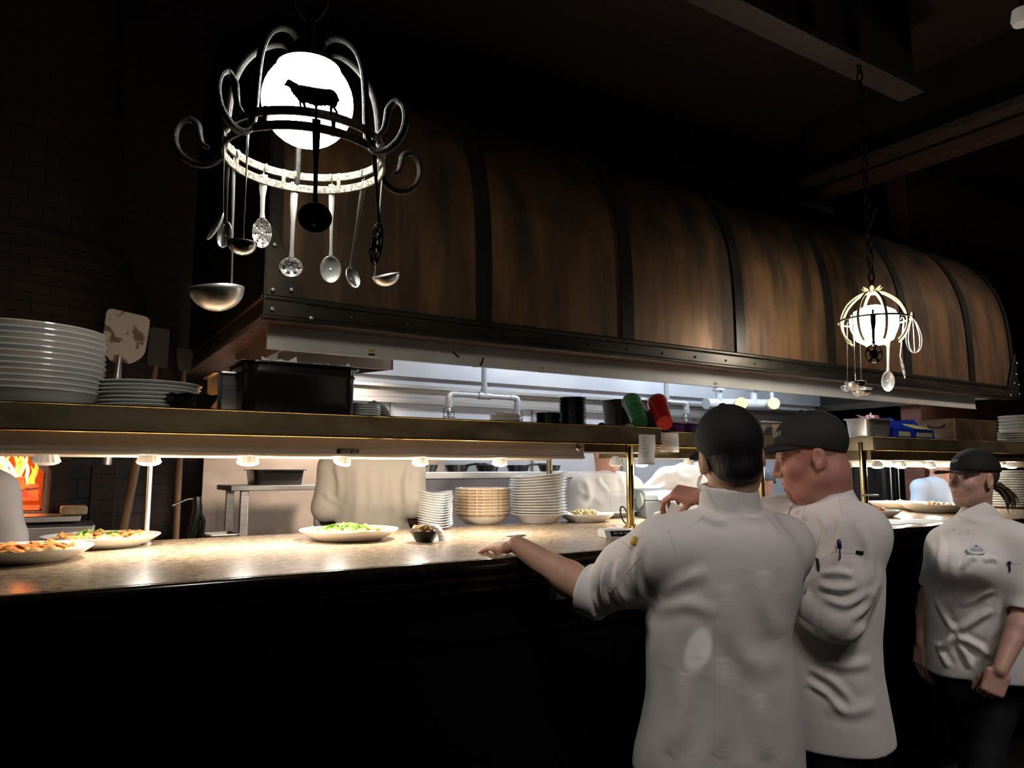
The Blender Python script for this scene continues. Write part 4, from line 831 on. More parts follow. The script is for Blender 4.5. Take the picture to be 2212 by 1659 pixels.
FIRST = [(0, .0), (.085, .0), (.092, .003), (.112, .026), (.153, .046), (.158, .0485), (.156, .051), (.1, .033), (.075, .008), (0, .006)]
c = aZ(1163, 1129, ZC); e1, e2 = hvec(c)
def tl(i): s = i/15; ax = e2*math.sin(-.0)*0+(-.11*s)*e2+(.05*s)*e1; return ((-e1*.006*math.sin(s*5))[:2], ((ax[0], ax[1])))
o = G().lathe(FIRST, c, 64).build('soup_plate', white_c, smooth=60); tag(o, 'deep white soup plate at the bottom of the tall leaning stack on the pass', 'plate', 'tall leaning stack of white plates')
stack('soup_plate', 'white plate, %s, in the tall leaning stack on the pass', 'plate', 'tall leaning stack of white plates', PP, white_c, c+V(0, 0, .031), 14, .0148, 64, .002, tilt=tl)
# plates farther back on the pass
def food_plate(label, fl, u, v, r, fm, k=20, y=None, grp='plated dishes farther along the pass', hb=.02, scl=1):
    c = aZ(u, v, ZC); s = r/.195; o = G().lathe([(a*s, b*s*scl) for a, b in PZ_], c, 56).build('dinner_bowl', cream_c if 'cream' in label else white_c, smooth=60); tag(o, label, 'plate', grp)
    if fl:
        g = G()
        for i in range(k): a = RNG.uniform(0, 6.28); q = r*.42*math.sqrt(RNG.uniform(0, 1)); g.tube([V(c[0]+q*math.cos(a), c[1]+q*math.sin(a), c[2]+.022*s*scl+hb*RNG.uniform(.2, 1))+RNG.normal(0, .012, 3)*V(1, 1, .5) for _ in range(4)], .006, 6)
        tag(g.build('pasta' if 'pasta' in fl else 'food', fm, smooth=180), fl, 'food', kind='stuff')
pasta = M('pasta', (.8, .58, .22), .45, col2=(.9, .75, .45), scale=50)
food_plate('white rimmed bowl of pasta on the pass right of the tall plate stack', 'small heap of yellow pasta in the rimmed bowl', 1266, 1126, .15, pasta, 40, hb=.035, scl=1.3)
food_plate('empty white platter behind the pasta bowl, left of the brass post', None, 1318, 1116, .16, None)
food_plate('cream platter with orange food on the far pass, left of the two', 'orange and white food on the left cream platter', 1945, 1100, .2, M('orange_food', (.7, .25, .06), .5, col2=(.85, .75, .6), scale=30), 26, hb=.03, scl=1.2)
food_plate('cream platter with orange food on the far pass, right of the two', 'orange and white food on the right cream platter', 2022, 1106, .21, MATS['orange_food'], 26, hb=.03, scl=1.2)
food_plate('dark-shadowed white bowl of red meat just past the man in the side view', 'chunks of red meat in the near bowl of the far pass', 1895, 1116, .13, red_t, 16, hb=.035, scl=1.4)
c = aZ(2184, 1097, ZC); stack('white_plate', 'white plate, %s, in the tall stack at the right edge', 'plate', 'tall white stack at the right edge', [(r*.95, b) for r, b in PL], white_c, c, 15, .0175, 40)
for k, (u, v, l) in enumerate(((1985, 1126, 'white menu sheet on the far pass below the platters'), (1930, 1128, 'blue-printed paper sheet on the far pass nearest the man'))):
    c = aZ(u, v, ZC); tag(G().obox(c+V(0, 0, .0008+.001*k), (nrm(V(1, .2, 0)), nrm(V(-.2, 1, 0)), V(0, 0, 1)), (.2, .09, .0006)).build('paper_sheet', white_p if k == 0 else M('bluish_paper', (.7, .75, .8), .6), smooth=0), l, 'paper')
tag(G().obox(aY(1880, 1070, 2.66), (cr, nrm(V(.5, 0, .8)), cf), (.05, .006, .005)).build('order_clip', steel_d), 'small grey order clip jutting from the right brass post', 'clip')
# till printer, bump bar, cord, slips by the brass post
c = aZ(1412, 1118, ZC); prn = thing('receipt_printer', 'dark grey receipt printer beside the brass post under the reaching hand', 'printer', c); e1, e2 = nrm(V(.93, -.36, 0)), nrm(V(.36, .93, 0)); gp = M('printer_grey', (.075, .085, .09), .45)
g = G(); g.rings([[c+e1*x+e2*y+V(0, 0, zz_) for x, y in ((-.085, -.1), (.1, -.1), (.1, .12), (-.085, .12))] for zz_ in (.0, .1)]); g.build('base', gp, prn, bevel=.006)
G().prism([(-.1, .102), (.12, .102), (.12, .165), (-.06, .155), (-.1, .135)], c+e1*(-.087), e2, V(0, 0, 1), .189).build('lid', M('printer_lid', (.13, .15, .155), .35), prn, bevel=.006)
G().obox(c+e1*.02-e2*.1+V(0, 0, .13), (e1, nrm(V(0, 0, 1)+e2*.7), e2), (.035, .03, .0006)).build('paper_tongue', white_p, prn)
G().cyl(c+e1*-.088+e2*-.03+V(0, 0, .1), c+e1*-.1+e2*-.03+V(0, 0, .1), .045, n=28).build('roll_cap', M('grey_green', (.16, .19, .17), .5), prn)
c = aZ(1342, 1160, ZC); bb = thing('bump_bar', 'silver bump bar with dark grille lying before the brass post', 'controller', c); e1, e2 = nrm(V(.955, -.3, 0)), nrm(V(.3, .955, 0)); slv = M('silver_plastic', (.6, .6, .58), .4, .3)
G().prism([(-.045, 0), (.05, 0), (.05, .03), (-.02, .03)], c-e1*.085, e2, V(0, 0, 1), .2).build('case', slv, bb, bevel=.002)
G().obox(c+e1*.02-e2*.033+V(0, 0, .0165), (e1, nrm(V(0, 0, 1)*.03+e2*.025), np.cross(e1, nrm(V(0, 0, 1)*.03+e2*.025))), (.08, .0125, .002)).build('grille', black_pl, bb)
for k in range(6): G().obox(c+e1*(-.04+k*.024)-e2*.0345+V(0, 0, .0175), (e1, nrm(V(0, 0, 1)*.03+e2*.025), np.cross(e1, nrm(V(0, 0, 1)*.03+e2*.025))), (.008, .004, .003)).build('key', steel_d, bb)
p0 = aZ(1352, 1134, ZC+.004); tag(G().tube([p0+V(x, 0, zz_) for x, zz_ in spline([(0.02, 0), (.015, .03), (0, .075), (-.02, .09), (-.034, .08), (-.03, .045), (-.01, .015), (.012, .005)], 5)], .004, 8).build('cord', black_pl), 'black cord standing in a loop left of the brass post', 'cord')
for k in range(3): c = aZ(1325+k*14, 1143-k*3, ZC+.0008+.001*k); tag(G().obox(c, (nrm(V(1, -.3*k, 0)), nrm(V(.3*k, 1, 0)), V(0, 0, 1)), (.045, .06, .0005)).build('paper_slip', white_p, smooth=0), 'white paper slip lying at the foot of the brass post, %s' % ['leftmost', 'middle one', 'nearest the post'][k], 'paper', 'slips by the brass post')
c = aZ(1420, 1142, ZC); tag(G().prism([(-.02, 0), (.05, 0), (.035, .085), (-.02, .075)], c, nrm(V(.9, -.4, 0)), V(0, 0, 1), .05).build('paper_roll_stand', M('cream_stand', (.7, .66, .55), .5), bevel=.006), 'cream plastic stand right behind the foot of the brass post', 'stand')
c = aZ(1112, 1158, ZC); tag(G().ell(c+V(0, 0, .007), (.045, .03, .008), 20).ell(c+V(.03, .015, .006), (.035, .03, .007), 16).build('side_towel', white_p, smooth=180), 'folded white towel on the pass beyond the resting hand', 'towel')
# ================================================================= oven, peels, and the kitchen behind the pass
OC = (-.4, 5.3); OR = .96
ov = thing('brick_oven', 'round dark brick oven with stepped rings and a fire in its mouth', 'oven', (OC[0], OC[1], 0))
def drum(g, r0, r1, z0, z1, hole=None, n=120):
    zs = np.linspace(z0, z1, 8) if hole else [z0, z1]; a0 = np.linspace(0, 2*math.pi, n, endpoint=False); o = len(g.v)
    if hole: zs = sorted(set(list(zs)+[hole[1], hole[2]]))
    for zz_ in zs:
        r = r0+(r1-r0)*(zz_-z0)/(z1-z0)
        for a in a0: g.v.append((OC[0]+r*math.sin(a), OC[1]-r*math.cos(a), zz_))
    for i in range(len(zs)-1):
        for j in range(n):
            a = (a0[j]+math.pi/n+math.pi) % (2*math.pi)-math.pi; zc = (zs[i]+zs[i+1])/2
            if hole and abs(a) < hole[0] and hole[1] < zc < hole[2]: continue
            g.f.append((o+i*n+j, o+i*n+(j+1) % n, o+(i+1)*n+(j+1) % n, o+(i+1)*n+j)); g.m.append(0)
    return o, len(zs)
HA = .42
g = G(); drum(g, OR, OR, 0, 2.05, (HA, 1.315, 1.65)); g.build('drum', brk_o, ov, smooth=60)
g = G(); r = OR+.06; zz_ = 2.05
for k in range(7):
    o, nz = drum(g, r, r-.01, zz_, zz_+.1); n = 120
    g.f.append(tuple(o+n+j for j in range(n))); g.m.append(0); g.f.append(tuple(o+j for j in range(n-1, -1, -1))); g.m.append(0); zz_ += .105; r -= .022+.004*k
g.build('ring_course', brk_o, ov, smooth=0)
g = G(); drum(g, r-.01, r-.1, zz_, 4.62); g.build('chimney', brk_o, ov, smooth=60)
# mouth: frame, inner chamber, logs, flames
ya = OC[1]-OR*math.cos(HA); xl, xr = OC[0]-OR*math.sin(HA), OC[0]+OR*math.sin(HA); yf = OC[1]-OR-.02
oct_ = [(xl, 1.315), (xr, 1.315), (xr+.004, 1.5), (xr-.12, 1.64), (xl+.12, 1.64), (xl-.004, 1.5)]
cx, cz = OC[0], 1.46; R0 = [V(x, yf, z_) for x, z_ in oct_]; R1 = [V(cx+(x-cx)*1.1, yf, cz+(z_-cz)*1.14) for x, z_ in oct_]; R2 = [p_+V(0, .12, 0) for p_ in R1]; R3 = [p_+V(0, .2, 0) for p_ in R0]
g = G(); g.rings([R2, R1, R0, R3], cap=False); g.build('mouth_frame', M('frame_plaster', (.42, .36, .33), .6), ov, smooth=0)
g = G(); ins = [p_+V(0, .75, 0) for p_ in R0]; g.rings([[p_+V(0, .02, 0) for p_ in R0], ins], cap=False); g.f.append(tuple(len(R0)+i for i in range(len(R0)))); g.m.append(0); g.build('chamber', M('fire_brick', (.3, .13, .07), .9), ov, smooth=0)
fm = M('flame', (1, .45, .08), .5, col2=(1, .12, .01), scale=9, stretch=(1, 1, .5))
nt = fm.node_tree; bs = nt.nodes['Principled BSDF']; bs.inputs['Emission Strength'].default_value = 6; nt.links.new([l.from_socket for l in nt.links if l.to_socket == bs.inputs['Base Color']][0], bs.inputs['Emission Color'])
em = M('ember', (.5, .06, .015), .9, col2=(.05, .015, .01), scale=14, stretch=(1, 1, 3), lo=.45, hi=.6); bs = em.node_tree.nodes['Principled BSDF']; bs.inputs['Emission Strength'].default_value = 2.5
em.node_tree.links.new([l.from_socket for l in em.node_tree.links if l.to_socket == bs.inputs['Base Color']][0], bs.inputs['Emission Color'])
rg = np.random.RandomState(2); fl = thing('fire', 'log fire burning orange and yellow inside the oven mouth', 'fire', (OC[0], 4.6, 1.28))
hot = M('flame_core', (1, .8, .4), .5, emit=(1, .55, .16), estr=14)
for k in range(60):
    x = rg.uniform(xl+.05, xr-.03); y = 4.62+rg.uniform(0, .12); h = rg.uniform(.1, .24); b0 = 1.42+rg.uniform(-.02, .03); w = rg.uniform(.014, .045); ph = rg.uniform(0, 6)
    G().tube([(x+.03*math.sin(ph+t*4)*t, y, b0+h*t) for t in np.linspace(0, 1, 9)], [w*(1-t)**.7*(.6+t*1.2)+.001 for t in np.linspace(0, 1, 9)], 8, flat=.5).build('flame_tongue', fm if k % 3 else hot, fl, smooth=180)
for (x0, x1, y, zq, r) in ((xl+.05, xr-.02, 4.52, 1.40, .042), (xl+.1, xr-.08, 4.56, 1.44, .038), (xl+.02, xr-.1, 4.48, 1.345, .03)):
    g = G(); g.tube([(x0+(x1-x0)*t, y+.01*math.sin(t*9), zq+.006*math.sin(t*7)) for t in np.linspace(0, 1, 10)], [r*(1+.08*math.sin(i*2.3)) for i in range(10)], 12); g.build('log', em, fl, smooth=60)
G().box((xl+.01, 4.4, 1.317), (xr-.01, 4.7, 1.33)).build('ember_bed', em, fl)
light('POINT', 'fire_glow', (OC[0]+.1, 4.45, 1.52), 14, (1, .5, .18), .12)
G().box((xl-.1, 4.02, 1.275), (xr+.16, 4.5, 1.305)).build('hearth_shelf', steel, ov, bevel=.006)
a = aY(5, 1140, 3.98); b = aY(206, 1140, 3.98)
lg = thing('steel_ledge', 'low steel work ledge running under the oven mouth', 'ledge', (a[0], 4.0, 0)); G().box((a[0]-.6, 3.98, 1.17), (b[0], 4.3, 1.265)).build('top', steel, lg, bevel=.012); G().box((a[0]-.6, 4.02, 0), (b[0]-.02, 4.28, 1.17)).build('base', steel_d, lg)
lo_ = aY(120, 1100, 4.08); tag(G().box((lo_[0]+.02, 4.04, 1.3065), (lo_[0]+.13, 4.2, 1.345)).build('bread_board', M('crumbly_board', (.4, .32, .2), .8, col2=(.28, .2, .12), scale=30, bump=.5), bevel=.008), 'weathered slab of board resting on the hearth right of the fire', 'board')
tag(G().box((xr+.03, 4.26, .0), (xr+.11, 4.4, 1.9)).build('trim_3', brk), kind='structure')
a = aY(200, 1006, 4.26); b = aY(250, 1006, 4.26); tag(G().box((a[0], 4.26, .0), (b[0], 4.42, a[2])).build('trim_4', brk), kind='structure')
# peels leaning on the brick side wall
def peel(label, pts, y0, y1, mat, hm, w=.02, foot=None):
    bl = [aY(u, v, y1) for u, v in pts]; o = bl[0]; t = thing('pizza_peel', label, 'peel', (float(bl[0][0]), y0, 0))
    poly = [(p_[0]-o[0], p_[2]-o[2]) for p_ in bl]; g = G().prism(poly, (o[0], y1, o[2]), (1, 0, 0), (0, 0, 1), -.006); g.build('blade', mat, t, smooth=0, bevel=.001)
    n = aY(*foot[0], y1); m_ = aY(*foot[1], y0); d = nrm(m_-n); e = m_ if y0 >= y1 else m_+d*(m_[2]-.02)/-d[2]; G().tube([n-d*.015, n+d*.12, e], [w*.55, w, w*1.1], 12).build('handle', hm, t); return t
pw = M('pale_blade', (.62, .56, .48), .6, .1, col2=(.22, .13, .07), scale=11, lo=.53, hi=.57, detail=8)
def rnd(P, r=8):
    P = [np.array(p_, float) for p_ in P]; o = []
    for i in range(len(P)):
        a, b, c = P[i-1], P[i], P[(i+1) % len(P)]; r1 = min(r, np.linalg.norm(a-b)*.45); r2 = min(r, np.linalg.norm(c-b)*.45); s, e = b+nrm(a-b)*r1, b+nrm(c-b)*r2
        for t in (0, .33, .67, 1): o.append((1-t)**2*s+2*t*(1-t)*b+t*t*e)
    return o
peel('pale pizza peel with brown scorch marks standing behind the white bowls', rnd([(231, 664), (326, 686), (313, 768), (288, 784), (271, 787), (264, 777), (253, 782), (241, 784), (219, 752)], 14), 4.33, 4.33, pw, chrome_s, .021, ((258, 775), (230, 1004)))
peel('dark pizza peel, second along the brick wall', rnd([(322, 705), (368, 712), (361, 797), (318, 790)], 8), 4.2, 4.5, M('dark_blade', (.045, .036, .03), .6), wood_l, .02, ((336, 795), (265, 1150)))
peel('small dark pizza peel, third along the brick wall', rnd([(381, 750), (420, 757), (411, 805), (398, 808), (384, 797)], 8), 4.4, 4.7, MATS['dark_blade'], wood_l, .018, ((397, 806), (379, 1165)))
# soda gun hanging on the steel panel
a = aY(415, 1100, 3.9); sg = thing('spray_gun', 'black and chrome spray gun hanging beside the steel panel', 'spray gun', a); G().tube([a+V(-.09, 0, .02), a+V(-.02, 0, .05), a+V(.02, 0, .05)], .006, 8).build('lever', chrome, sg)
G().tube([a+V(.02, 0, .06), a+V(.025, 0, .0), a+V(.0, 0, -.14)], [.02, .024, .02], 12).build('grip', black_en, sg); G().tube([a+V(.03, 0, .0), a+V(.055, 0, -.06), a+V(.04, 0, -.3)], .011, 8).build('hose', black_en, sg)
# steel side table with the black pan
a = aY(497, 1060, 4.3); b = aY(700, 1060, 4.3); tz = aY(600, 1048, 4.3)[2]
tb = thing('steel_table', 'raised steel side table holding a black pan beside the chef in cream', 'table', (a[0], 4.3, 0)); G().box((a[0], 4.28, tz-.03), (b[0]+.1, 4.68, tz)).build('tabletop', steel_d, tb, bevel=.004)
for (x, y) in ((a[0]+.06, 4.31), (a[0]+.045, 4.62), (b[0]+.05, 4.31), (b[0]+.05, 4.62)): G().box((x, y, 0), (x+.045, y+.03, tz-.03)).build('leg', steel, tb, bevel=.004)
a = aY(541, 1030, 4.35); b = aY(664, 1030, 4.35); pan('black_pan', 'rectangular black baking pan on the raised steel side table', 'pan', (a[0]+.02, 4.33), (b[0]-.02, 4.58), tz+.001, .088, black_en, .93, .014, .03)
lamp_w = 0; a = aY(452, 1150, 4.0); b = aY(515, 1150, 4.0); tr = pan('steel_tray', 'shallow steel tray behind the pass below the spray gun', 'tray', (a[0], 4.0), (b[0], 4.2), 1.15, .04, steel, .93, .01, .02)
pr_ = thing('prep_counter', 'low steel prep counter behind the pass under the tray', 'counter', (.8, 4.1, 0)); G().box((.67, 3.96, 1.11), (1.08, 4.27, 1.149)).build('top', steel_d, pr_, bevel=.004); G().box((.69, 3.98, 0), (1.06, 4.26, 1.11)).build('body', steel_d, pr_)
# back range shelf with pans
a = aY(900, 1030, 4.45); b = aY(1345, 1030, 4.45); zs = aY(1000, 1019, 4.45)[2]
sh = thing('range_shelf', 'steel shelf of the cooking range carrying dark frying pans', 'shelf', (a[0], 4.5, 0)); G().box((a[0]-.1, 4.45, zs-.05), (b[0], 4.85, zs)).build('top', steel, sh, bevel=.006); G().box((a[0]-.1, 4.55, .3), (b[0], 4.6, zs-.05)).build('back_panel', M('lilac_steel', (.36, .34, .37), .4, .6, col2=(.3, .28, .3), scale=4), sh); G().box((a[0]-.1, 4.5, 0), (b[0], 4.84, .95)).build('range_body', steel_d, sh)
for k in range(5):
    u = (922, 990, 1056, 1122, 1190)[k]; p = aY(u, 1000, 4.6); r = .088; t = thing('frying_pan', 'dark frying pan on the range shelf, %s from the left' % ['first', 'second', 'third', 'fourth', 'fifth'][k], 'pan', (p[0], 4.62, zs+.001), 'frying pans on the range shelf'); lift = 0; s_ = 1 if k % 2 else -1
    G().lathe([(0, 0), (r*.8, 0), (r, .045), (r*.98, .046), (r*.78, .004), (0, .004)], (0, 0, 0), 32).build('body', black_en, t); G().tube([(r*.3*s_, -r*.92, .04), (r*.8*s_, -r*1.15, .05), ((r*.8+.1)*s_, -r*1.3, .052)], [.009, .008, .009], 8).build('handle', black_en, t)
    for c_ in children(t): c_.matrix_parent_inverse = Matrix.Identity(4)
# steel cabinets at the far right of the kitchen
a = aY(1815, 1040, 4.4); b = aY(1958, 1040, 4.4); rf = thing('steel_refrigerator', 'tall steel refrigerator with dark door gaps beyond the far pass', 'refrigerator', (a[0], 4.4, 0)); G().box((a[0], 4.4, 0), (b[0], 4.96, 1.8)).build('body', M('fridge_steel', (.3, .3, .31), .35, .9, col2=(.2, .2, .21), scale=3, stretch=(6, 1, .4)), rf, bevel=.005)
for u in (1838, 1932): p = aY(u, 1040, 4.39); G().box((p[0]-.02, 4.38, .2), (p[0]+.02, 4.4, 1.78)).build('door_gap', black_pl, rf)
for u in (1924, 1941): p = aY(u, 1040, 4.37); G().cyl((p[0], 4.365, .9), (p[0], 4.365, 1.6), .012).build('handle', chrome, rf)
# caged pipe lamps
def pipes(label, u, v, y, span, dx, disc=False, cat='lamp'):
    c = aY(u, v, y); t = thing('pipe_fitting', label, cat, c); pm = M('grey_pipe_'+str(u), (.4, .41, .43), .4, .5); r = .021
    G().cyl(c, (c[0], c[1], 2.8), r, n=16).build('drop_pipe', pm, t); G().cyl(c-V(span, 0, 0), c+V(span, 0, 0), r, n=16).build('cross_pipe', pm, t)
    G().cyl(c-V(.05, 0, 0), c+V(.05, 0, 0), r*1.35, n=16).cyl(c, c+V(0, 0, .05), r*1.3, n=16).build('tee', pm, t)
    for s in (-1, 1):
        e = c+V(span*s, 0, 0); G().tube(spline([e-V(.03*s, 0, 0), e+V(.02*s, 0, -.004), e+V(.035*s, 0, -.03), e+V(.035*s, 0, -.055)], 4), r*1.15, 14).build('elbow', pm, t); q = e+V(.035*s, 0, -.055)
        G().cyl(q, q-V(0, 0, .04), r*1.5, r*1.2, n=16).build('socket', pm, t); g = G()
        for k in range(6): d = V(math.cos(k*1.047), math.sin(k*1.047), 0); g.tube([q+d*.02+V(0, 0, -.035), q+d*.042+V(0, 0, -.06), q+d*.04+V(0, 0, -.12), q+d*.012+V(0, 0, -.145), q+V(0, 0, -.145)], .0022, 5)
        for h in (.075, .11): g.tube([q+V(math.cos(a_)*.043, math.sin(a_)*.043, -h) for a_ in np.linspace(0, 6.283, 16, endpoint=False)], .002, 5, closed=True)
        g.build('cage', MATS['pitted_dark'], t); G().lathe([(0, -.115), (.012, -.11), (.018, -.085), (.012, -.05), (.01, -.04)], q, 14).build('nozzle', chrome, t)
M('pitted_dark', (.09, .09, .09), .4, .6)
pipes('grey pipe fitting with two caged nozzles, under the hood above the plate stacks', 1046, 855, 4.55, .25, 0)
pipes('grey pipe fitting with caged nozzles, half behind the red holder', 1440, 868, 4.6, .2, 0)
c = aY(1600, 872, 4.6); t = thing('valve_pipe', 'pale blue-lit pipe with valves and two round yellow caps inside the hood', 'pipe', c); pm = M('pale_pipe', (.55, .58, .62), .35, .4); a = aY(1525, 872, 4.6); b = aY(1668, 874, 4.6)
G().cyl(a, b, .05, n=20).build('main_pipe', pm, t); 
for u in (1553, 1628): q = aY(u, 868, 4.58); G().cyl(q, q+V(0, 0, .25), .03).cyl(q+V(0, 0, .1), q+V(0, 0, .13), .055).build('valve', pm, t)
for u in (1598, 1668): q = aY(u, 873, 4.52); G().cyl(q, q+V(-.05, -.06, 0), .055, n=24).build('cap', M('yellow_cap_%d' % u, (.7, .62, .3), .5), t)
G().cyl(b, (b[0], b[1], 2.9), .02).build('riser', pm, t)
# smoke detector and a far wall lamp over the dining room
a = aD(2209, 52, 4.4); wl = thing('spot_fixture', 'small pale ceiling spotlight at the upper right edge', 'lamp', a); G().lathe([(0, 0), (.05, .0), (.06, .03), (.05, .09), (0, .1)], a, 24).build('housing', M('pale_fixture', (.7, .66, .62), .5, emit=(1, .9, .8), estr=.12), wl); G().cyl(a+V(0, 0, .09), (a[0], a[1], 4.62), .012).build('stem', iron, wl)
# ================================================================= people
class Cyl:
    def __init__(s, a, b, ra, rb=None, r=.004, k=.006, sub=False, flat=1, side=None):
        s.a = np.array(a, float); s.b = np.array(b, float); s.ra = ra; s.rb = ra if rb is None else rb; s.r = r; s.k = k; s.sub = sub; s.flat = flat
        s.ax = frame(s.b-s.a, side); R = max(s.ra, s.rb)*max(1, flat)+.01; s.lo = np.minimum(s.a, s.b)-R; s.hi = np.maximum(s.a, s.b)+R
    def d(s, X, Y, Z):
        x, y, z = s.ax; L = np.linalg.norm(s.b-s.a); px = X-s.a[0]; py = Y-s.a[1]; pz = Z-s.a[2]
        u = px*x[0]+py*x[1]+pz*x[2]; v = (px*y[0]+py*y[1]+pz*y[2])/s.flat; t = px*z[0]+py*z[1]+pz*z[2]
        R = s.ra+(s.rb-s.ra)*np.clip(t/L, 0, 1); q = np.sqrt(u*u+v*v)-R+s.r; w = np.abs(t-L/2)-L/2+s.r
        return np.sqrt(np.maximum(q, 0)**2+np.maximum(w, 0)**2)+np.minimum(np.maximum(q, w), 0)-s.r
class Head:
    def __init__(s, c, fwd, up=(0, 0, 1), sc=1.05, pitch=0, roll=0):
        f = nrm(fwd); u = nrm(up); r = nrm(np.cross(f, u)); u = np.cross(r, f)
        f, u = f*math.cos(pitch)+u*math.sin(pitch), u*math.cos(pitch)-f*math.sin(pitch); r, u = r*math.cos(roll)+u*math.sin(roll), u*math.cos(roll)-r*math.sin(roll)
        s.c = np.array(c, float); s.R, s.Fw, s.U, s.s = r, f, u, sc
    def p(s, x, y, z): return s.c+s.s*(s.R*x+s.Fw*y+s.U*z)
    def E(s, c, r, k=.01, sub=False, ax=None): return Ell(s.p(*c), [q*s.s for q in r], ax or (s.R, s.Fw, s.U), k*s.s, sub)
    def C(s, a, b, ra, rb=None, k=.01, sub=False): return Cone(s.p(*a), s.p(*b), ra*s.s, (ra if rb is None else rb)*s.s, k*s.s, sub)
    def skull(s, o=0): return [s.E((0, -.012, .036), (.073+o, .094+o, .087+o), .02), s.E((0, .03, -.028), (.06+o, .064+o, .08+o), .03)]
    def prims(s, smile=0, jaw=1.0, nose=1.0, neck=None, fem=False):
        P = s.skull()
        for m in (-1, 1):
            P += [s.C((.046*m*jaw, -.005, -.058), (.012*m, .064, -.094), .017, .017, .03), s.E((.036*m, .062, -.02), (.023, .021, .02), .026)]
        P += [s.E((0, .072, -.094), (.022, .018, .017), .02), s.C((-.034, .074, .029), (.034, .074, .029), .011 if not fem else .009, None, .018), s.E((0, .074, -.056), (.03, .02, .028), .022)]
        for m in (-1, 1): P += [s.E((.031*m, .099, .008), (.017, .013, .0105), .012, True), s.E((.031*m, .0785, .0075), (.0135, .0125, .0125), .004), s.C((.018*m, .0895, .0155), (.043*m, .083, .014), .0032, .0025, .006)]
        P += [s.C((0, .086, .02), (0, .106*nose, -.02), .0085, .0105, .012), s.E((0, .107*nose, -.024), (.0115, .0105, .0095), .008)]
        for m in (-1, 1): P += [s.E((.0115*m, .0975, -.027), (.0085, .010, .0075), .006)]
        w = .021+.006*smile; up_ = .006*smile
        for m in (-1, 1): P += [s.C((0, .0945, -.054), (w*m, .083, -.0575+up_), .0052, .0028, .006), s.C((0, .0935, -.0665), (w*m*.9, .083, -.061+up_), .0062, .003, .006)]
        for m in (-1, 1): P += [s.C((0, .0985, -.0605), (w*m, .086, -.0592+up_), .0019, .0015, .003, True)]
        if smile:
            for m in (-1, 1): P += [s.C((.019*m, .09, -.028), (.031*m, .078, -.056), .002, .002, .006, True)]
        for m in (-1, 1):
            ax = (nrm(s.R*m*1.0+s.Fw*.0-s.Fw*.35), nrm(s.Fw+s.R*m*.35+s.U*.18), nrm(s.U-s.Fw*.18))
            P += [s.E((.077*m, -.012, -.006), (.0095, .019, .032), .007, ax=ax), s.E((.087*m, -.007, .0), (.0065, .0105, .0185), .004, True, ax), s.E((.081*m, .004, -.006), (.0045, .005, .008), .004), s.E((.082*m, -.002, -.03), (.005, .007, .008), .005)]
        if neck is not None: P.append(Cone(s.p(0, -.022, -.05), neck, .058*s.s*(.88 if fem else 1), .06*(.88 if fem else 1), .03))
        return P
    def region(s, o, cutz, tilt=0, ex=(), k=.004): return s.skull(o)+list(ex)+[Cut(s.p(0, 0, cutz), -s.U+s.Fw*tilt, k)]
def shell(h, o, planes, sel=None):
    return h.skull(o)+[Cut(h.p(*p_), h.R*n[0]+h.Fw*n[1]+h.U*n[2], .004) for p_, n in planes]
def hand(w, d, n, left, bends, spread=.06, sc=1.0, thumb=(.6, .75, -.35), tb=.15):
    d = nrm(d); n = nrm(np.array(n)-d*(np.array(n)@d)); t = np.cross(d, n)*(1 if left else -1); w = np.array(w, float); S = sc
    P = [Box(w+d*.052*S, (t, d, n), (.041*S, .046*S, .0135*S), .0125*S, .012), Ell(w+d*.036*S+t*.026*S-n*.008*S, (.019*S, .032*S, .014*S), (t, d, n), .014), Ell(w+d*.03*S-t*.026*S-n*.006*S, (.014*S, .03*S, .013*S), (t, d, n), .012)]
    L = [(.043, .026, .022), (.048, .029, .023), (.044, .027, .022), (.034, .021, .019)]
    for i in range(4):
        b = w+d*(.093-.003*abs(i-1)-(.008 if i == 3 else 0))*S+t*(.031-.0205*i)*S; a = spread*(1.5-i); fd = nrm(d*math.cos(a)+t*math.sin(a)); nn = n.copy(); r = .0088*S if i < 3 else .0078*S; P.append(Cone(b-fd*.03*S, b, .008*S, r*1.06, .008)); bb = bends[i] if isinstance(bends[0], (tuple, list)) else bends
        for j in range(3):
            q = bb[j]; fd, nn = fd*math.cos(q)-nn*math.sin(q), nn*math.cos(q)+fd*math.sin(q); e = b+fd*L[i][j]*S; P.append(Cone(b, e, r, r*.93, .0035)); b = e; r *= .93
    b = w+d*.024*S+t*.03*S-n*.006*S; fd = nrm(d*thumb[0]+t*thumb[1]+n*thumb[2]); r = .0115*S
    for j, l in enumerate((.042, .032, .027)): e = b+fd*l*S; P.append(Cone(b, e, r, r*.92, .008 if j == 0 else .004)); b = e; r *= .92; fd = nrm(fd+(d*.8-t*.5)*tb)
    return P
def row(v, uL, uR, D, b, turn=0, dv=0):
    c = aD((uL+uR)/2, v, D); e1, e2 = hvec(c); return (c[2], c[0], c[1], (uR-uL)/2*D/F, b, math.atan2(e1[1], e1[0])+turn)
def folds(seed, amp=.003, k=26):
    rg = np.random.RandomState(seed); ds = [nrm(rg.normal(size=3)*V(1, 1, .55)) for _ in range(4)]; ph = rg.uniform(0, 6, 8); ks = rg.uniform(.6, 1.5, 4)*k
    def w(X, Y, Z):
        o = 0
        for i, d in enumerate(ds):
            t = X*d[0]+Y*d[1]+Z*d[2]; e = ds[(i+1) % 4]; u = X*e[0]+Y*e[1]+Z*e[2]
            o = o+np.sin(ks[i]*t+1.8*np.sin(ks[i]*.45*u+ph[i])+ph[i+4])*(.5+.5*np.sin(9*u+ph[i]))
        return o*amp*.5
    return w
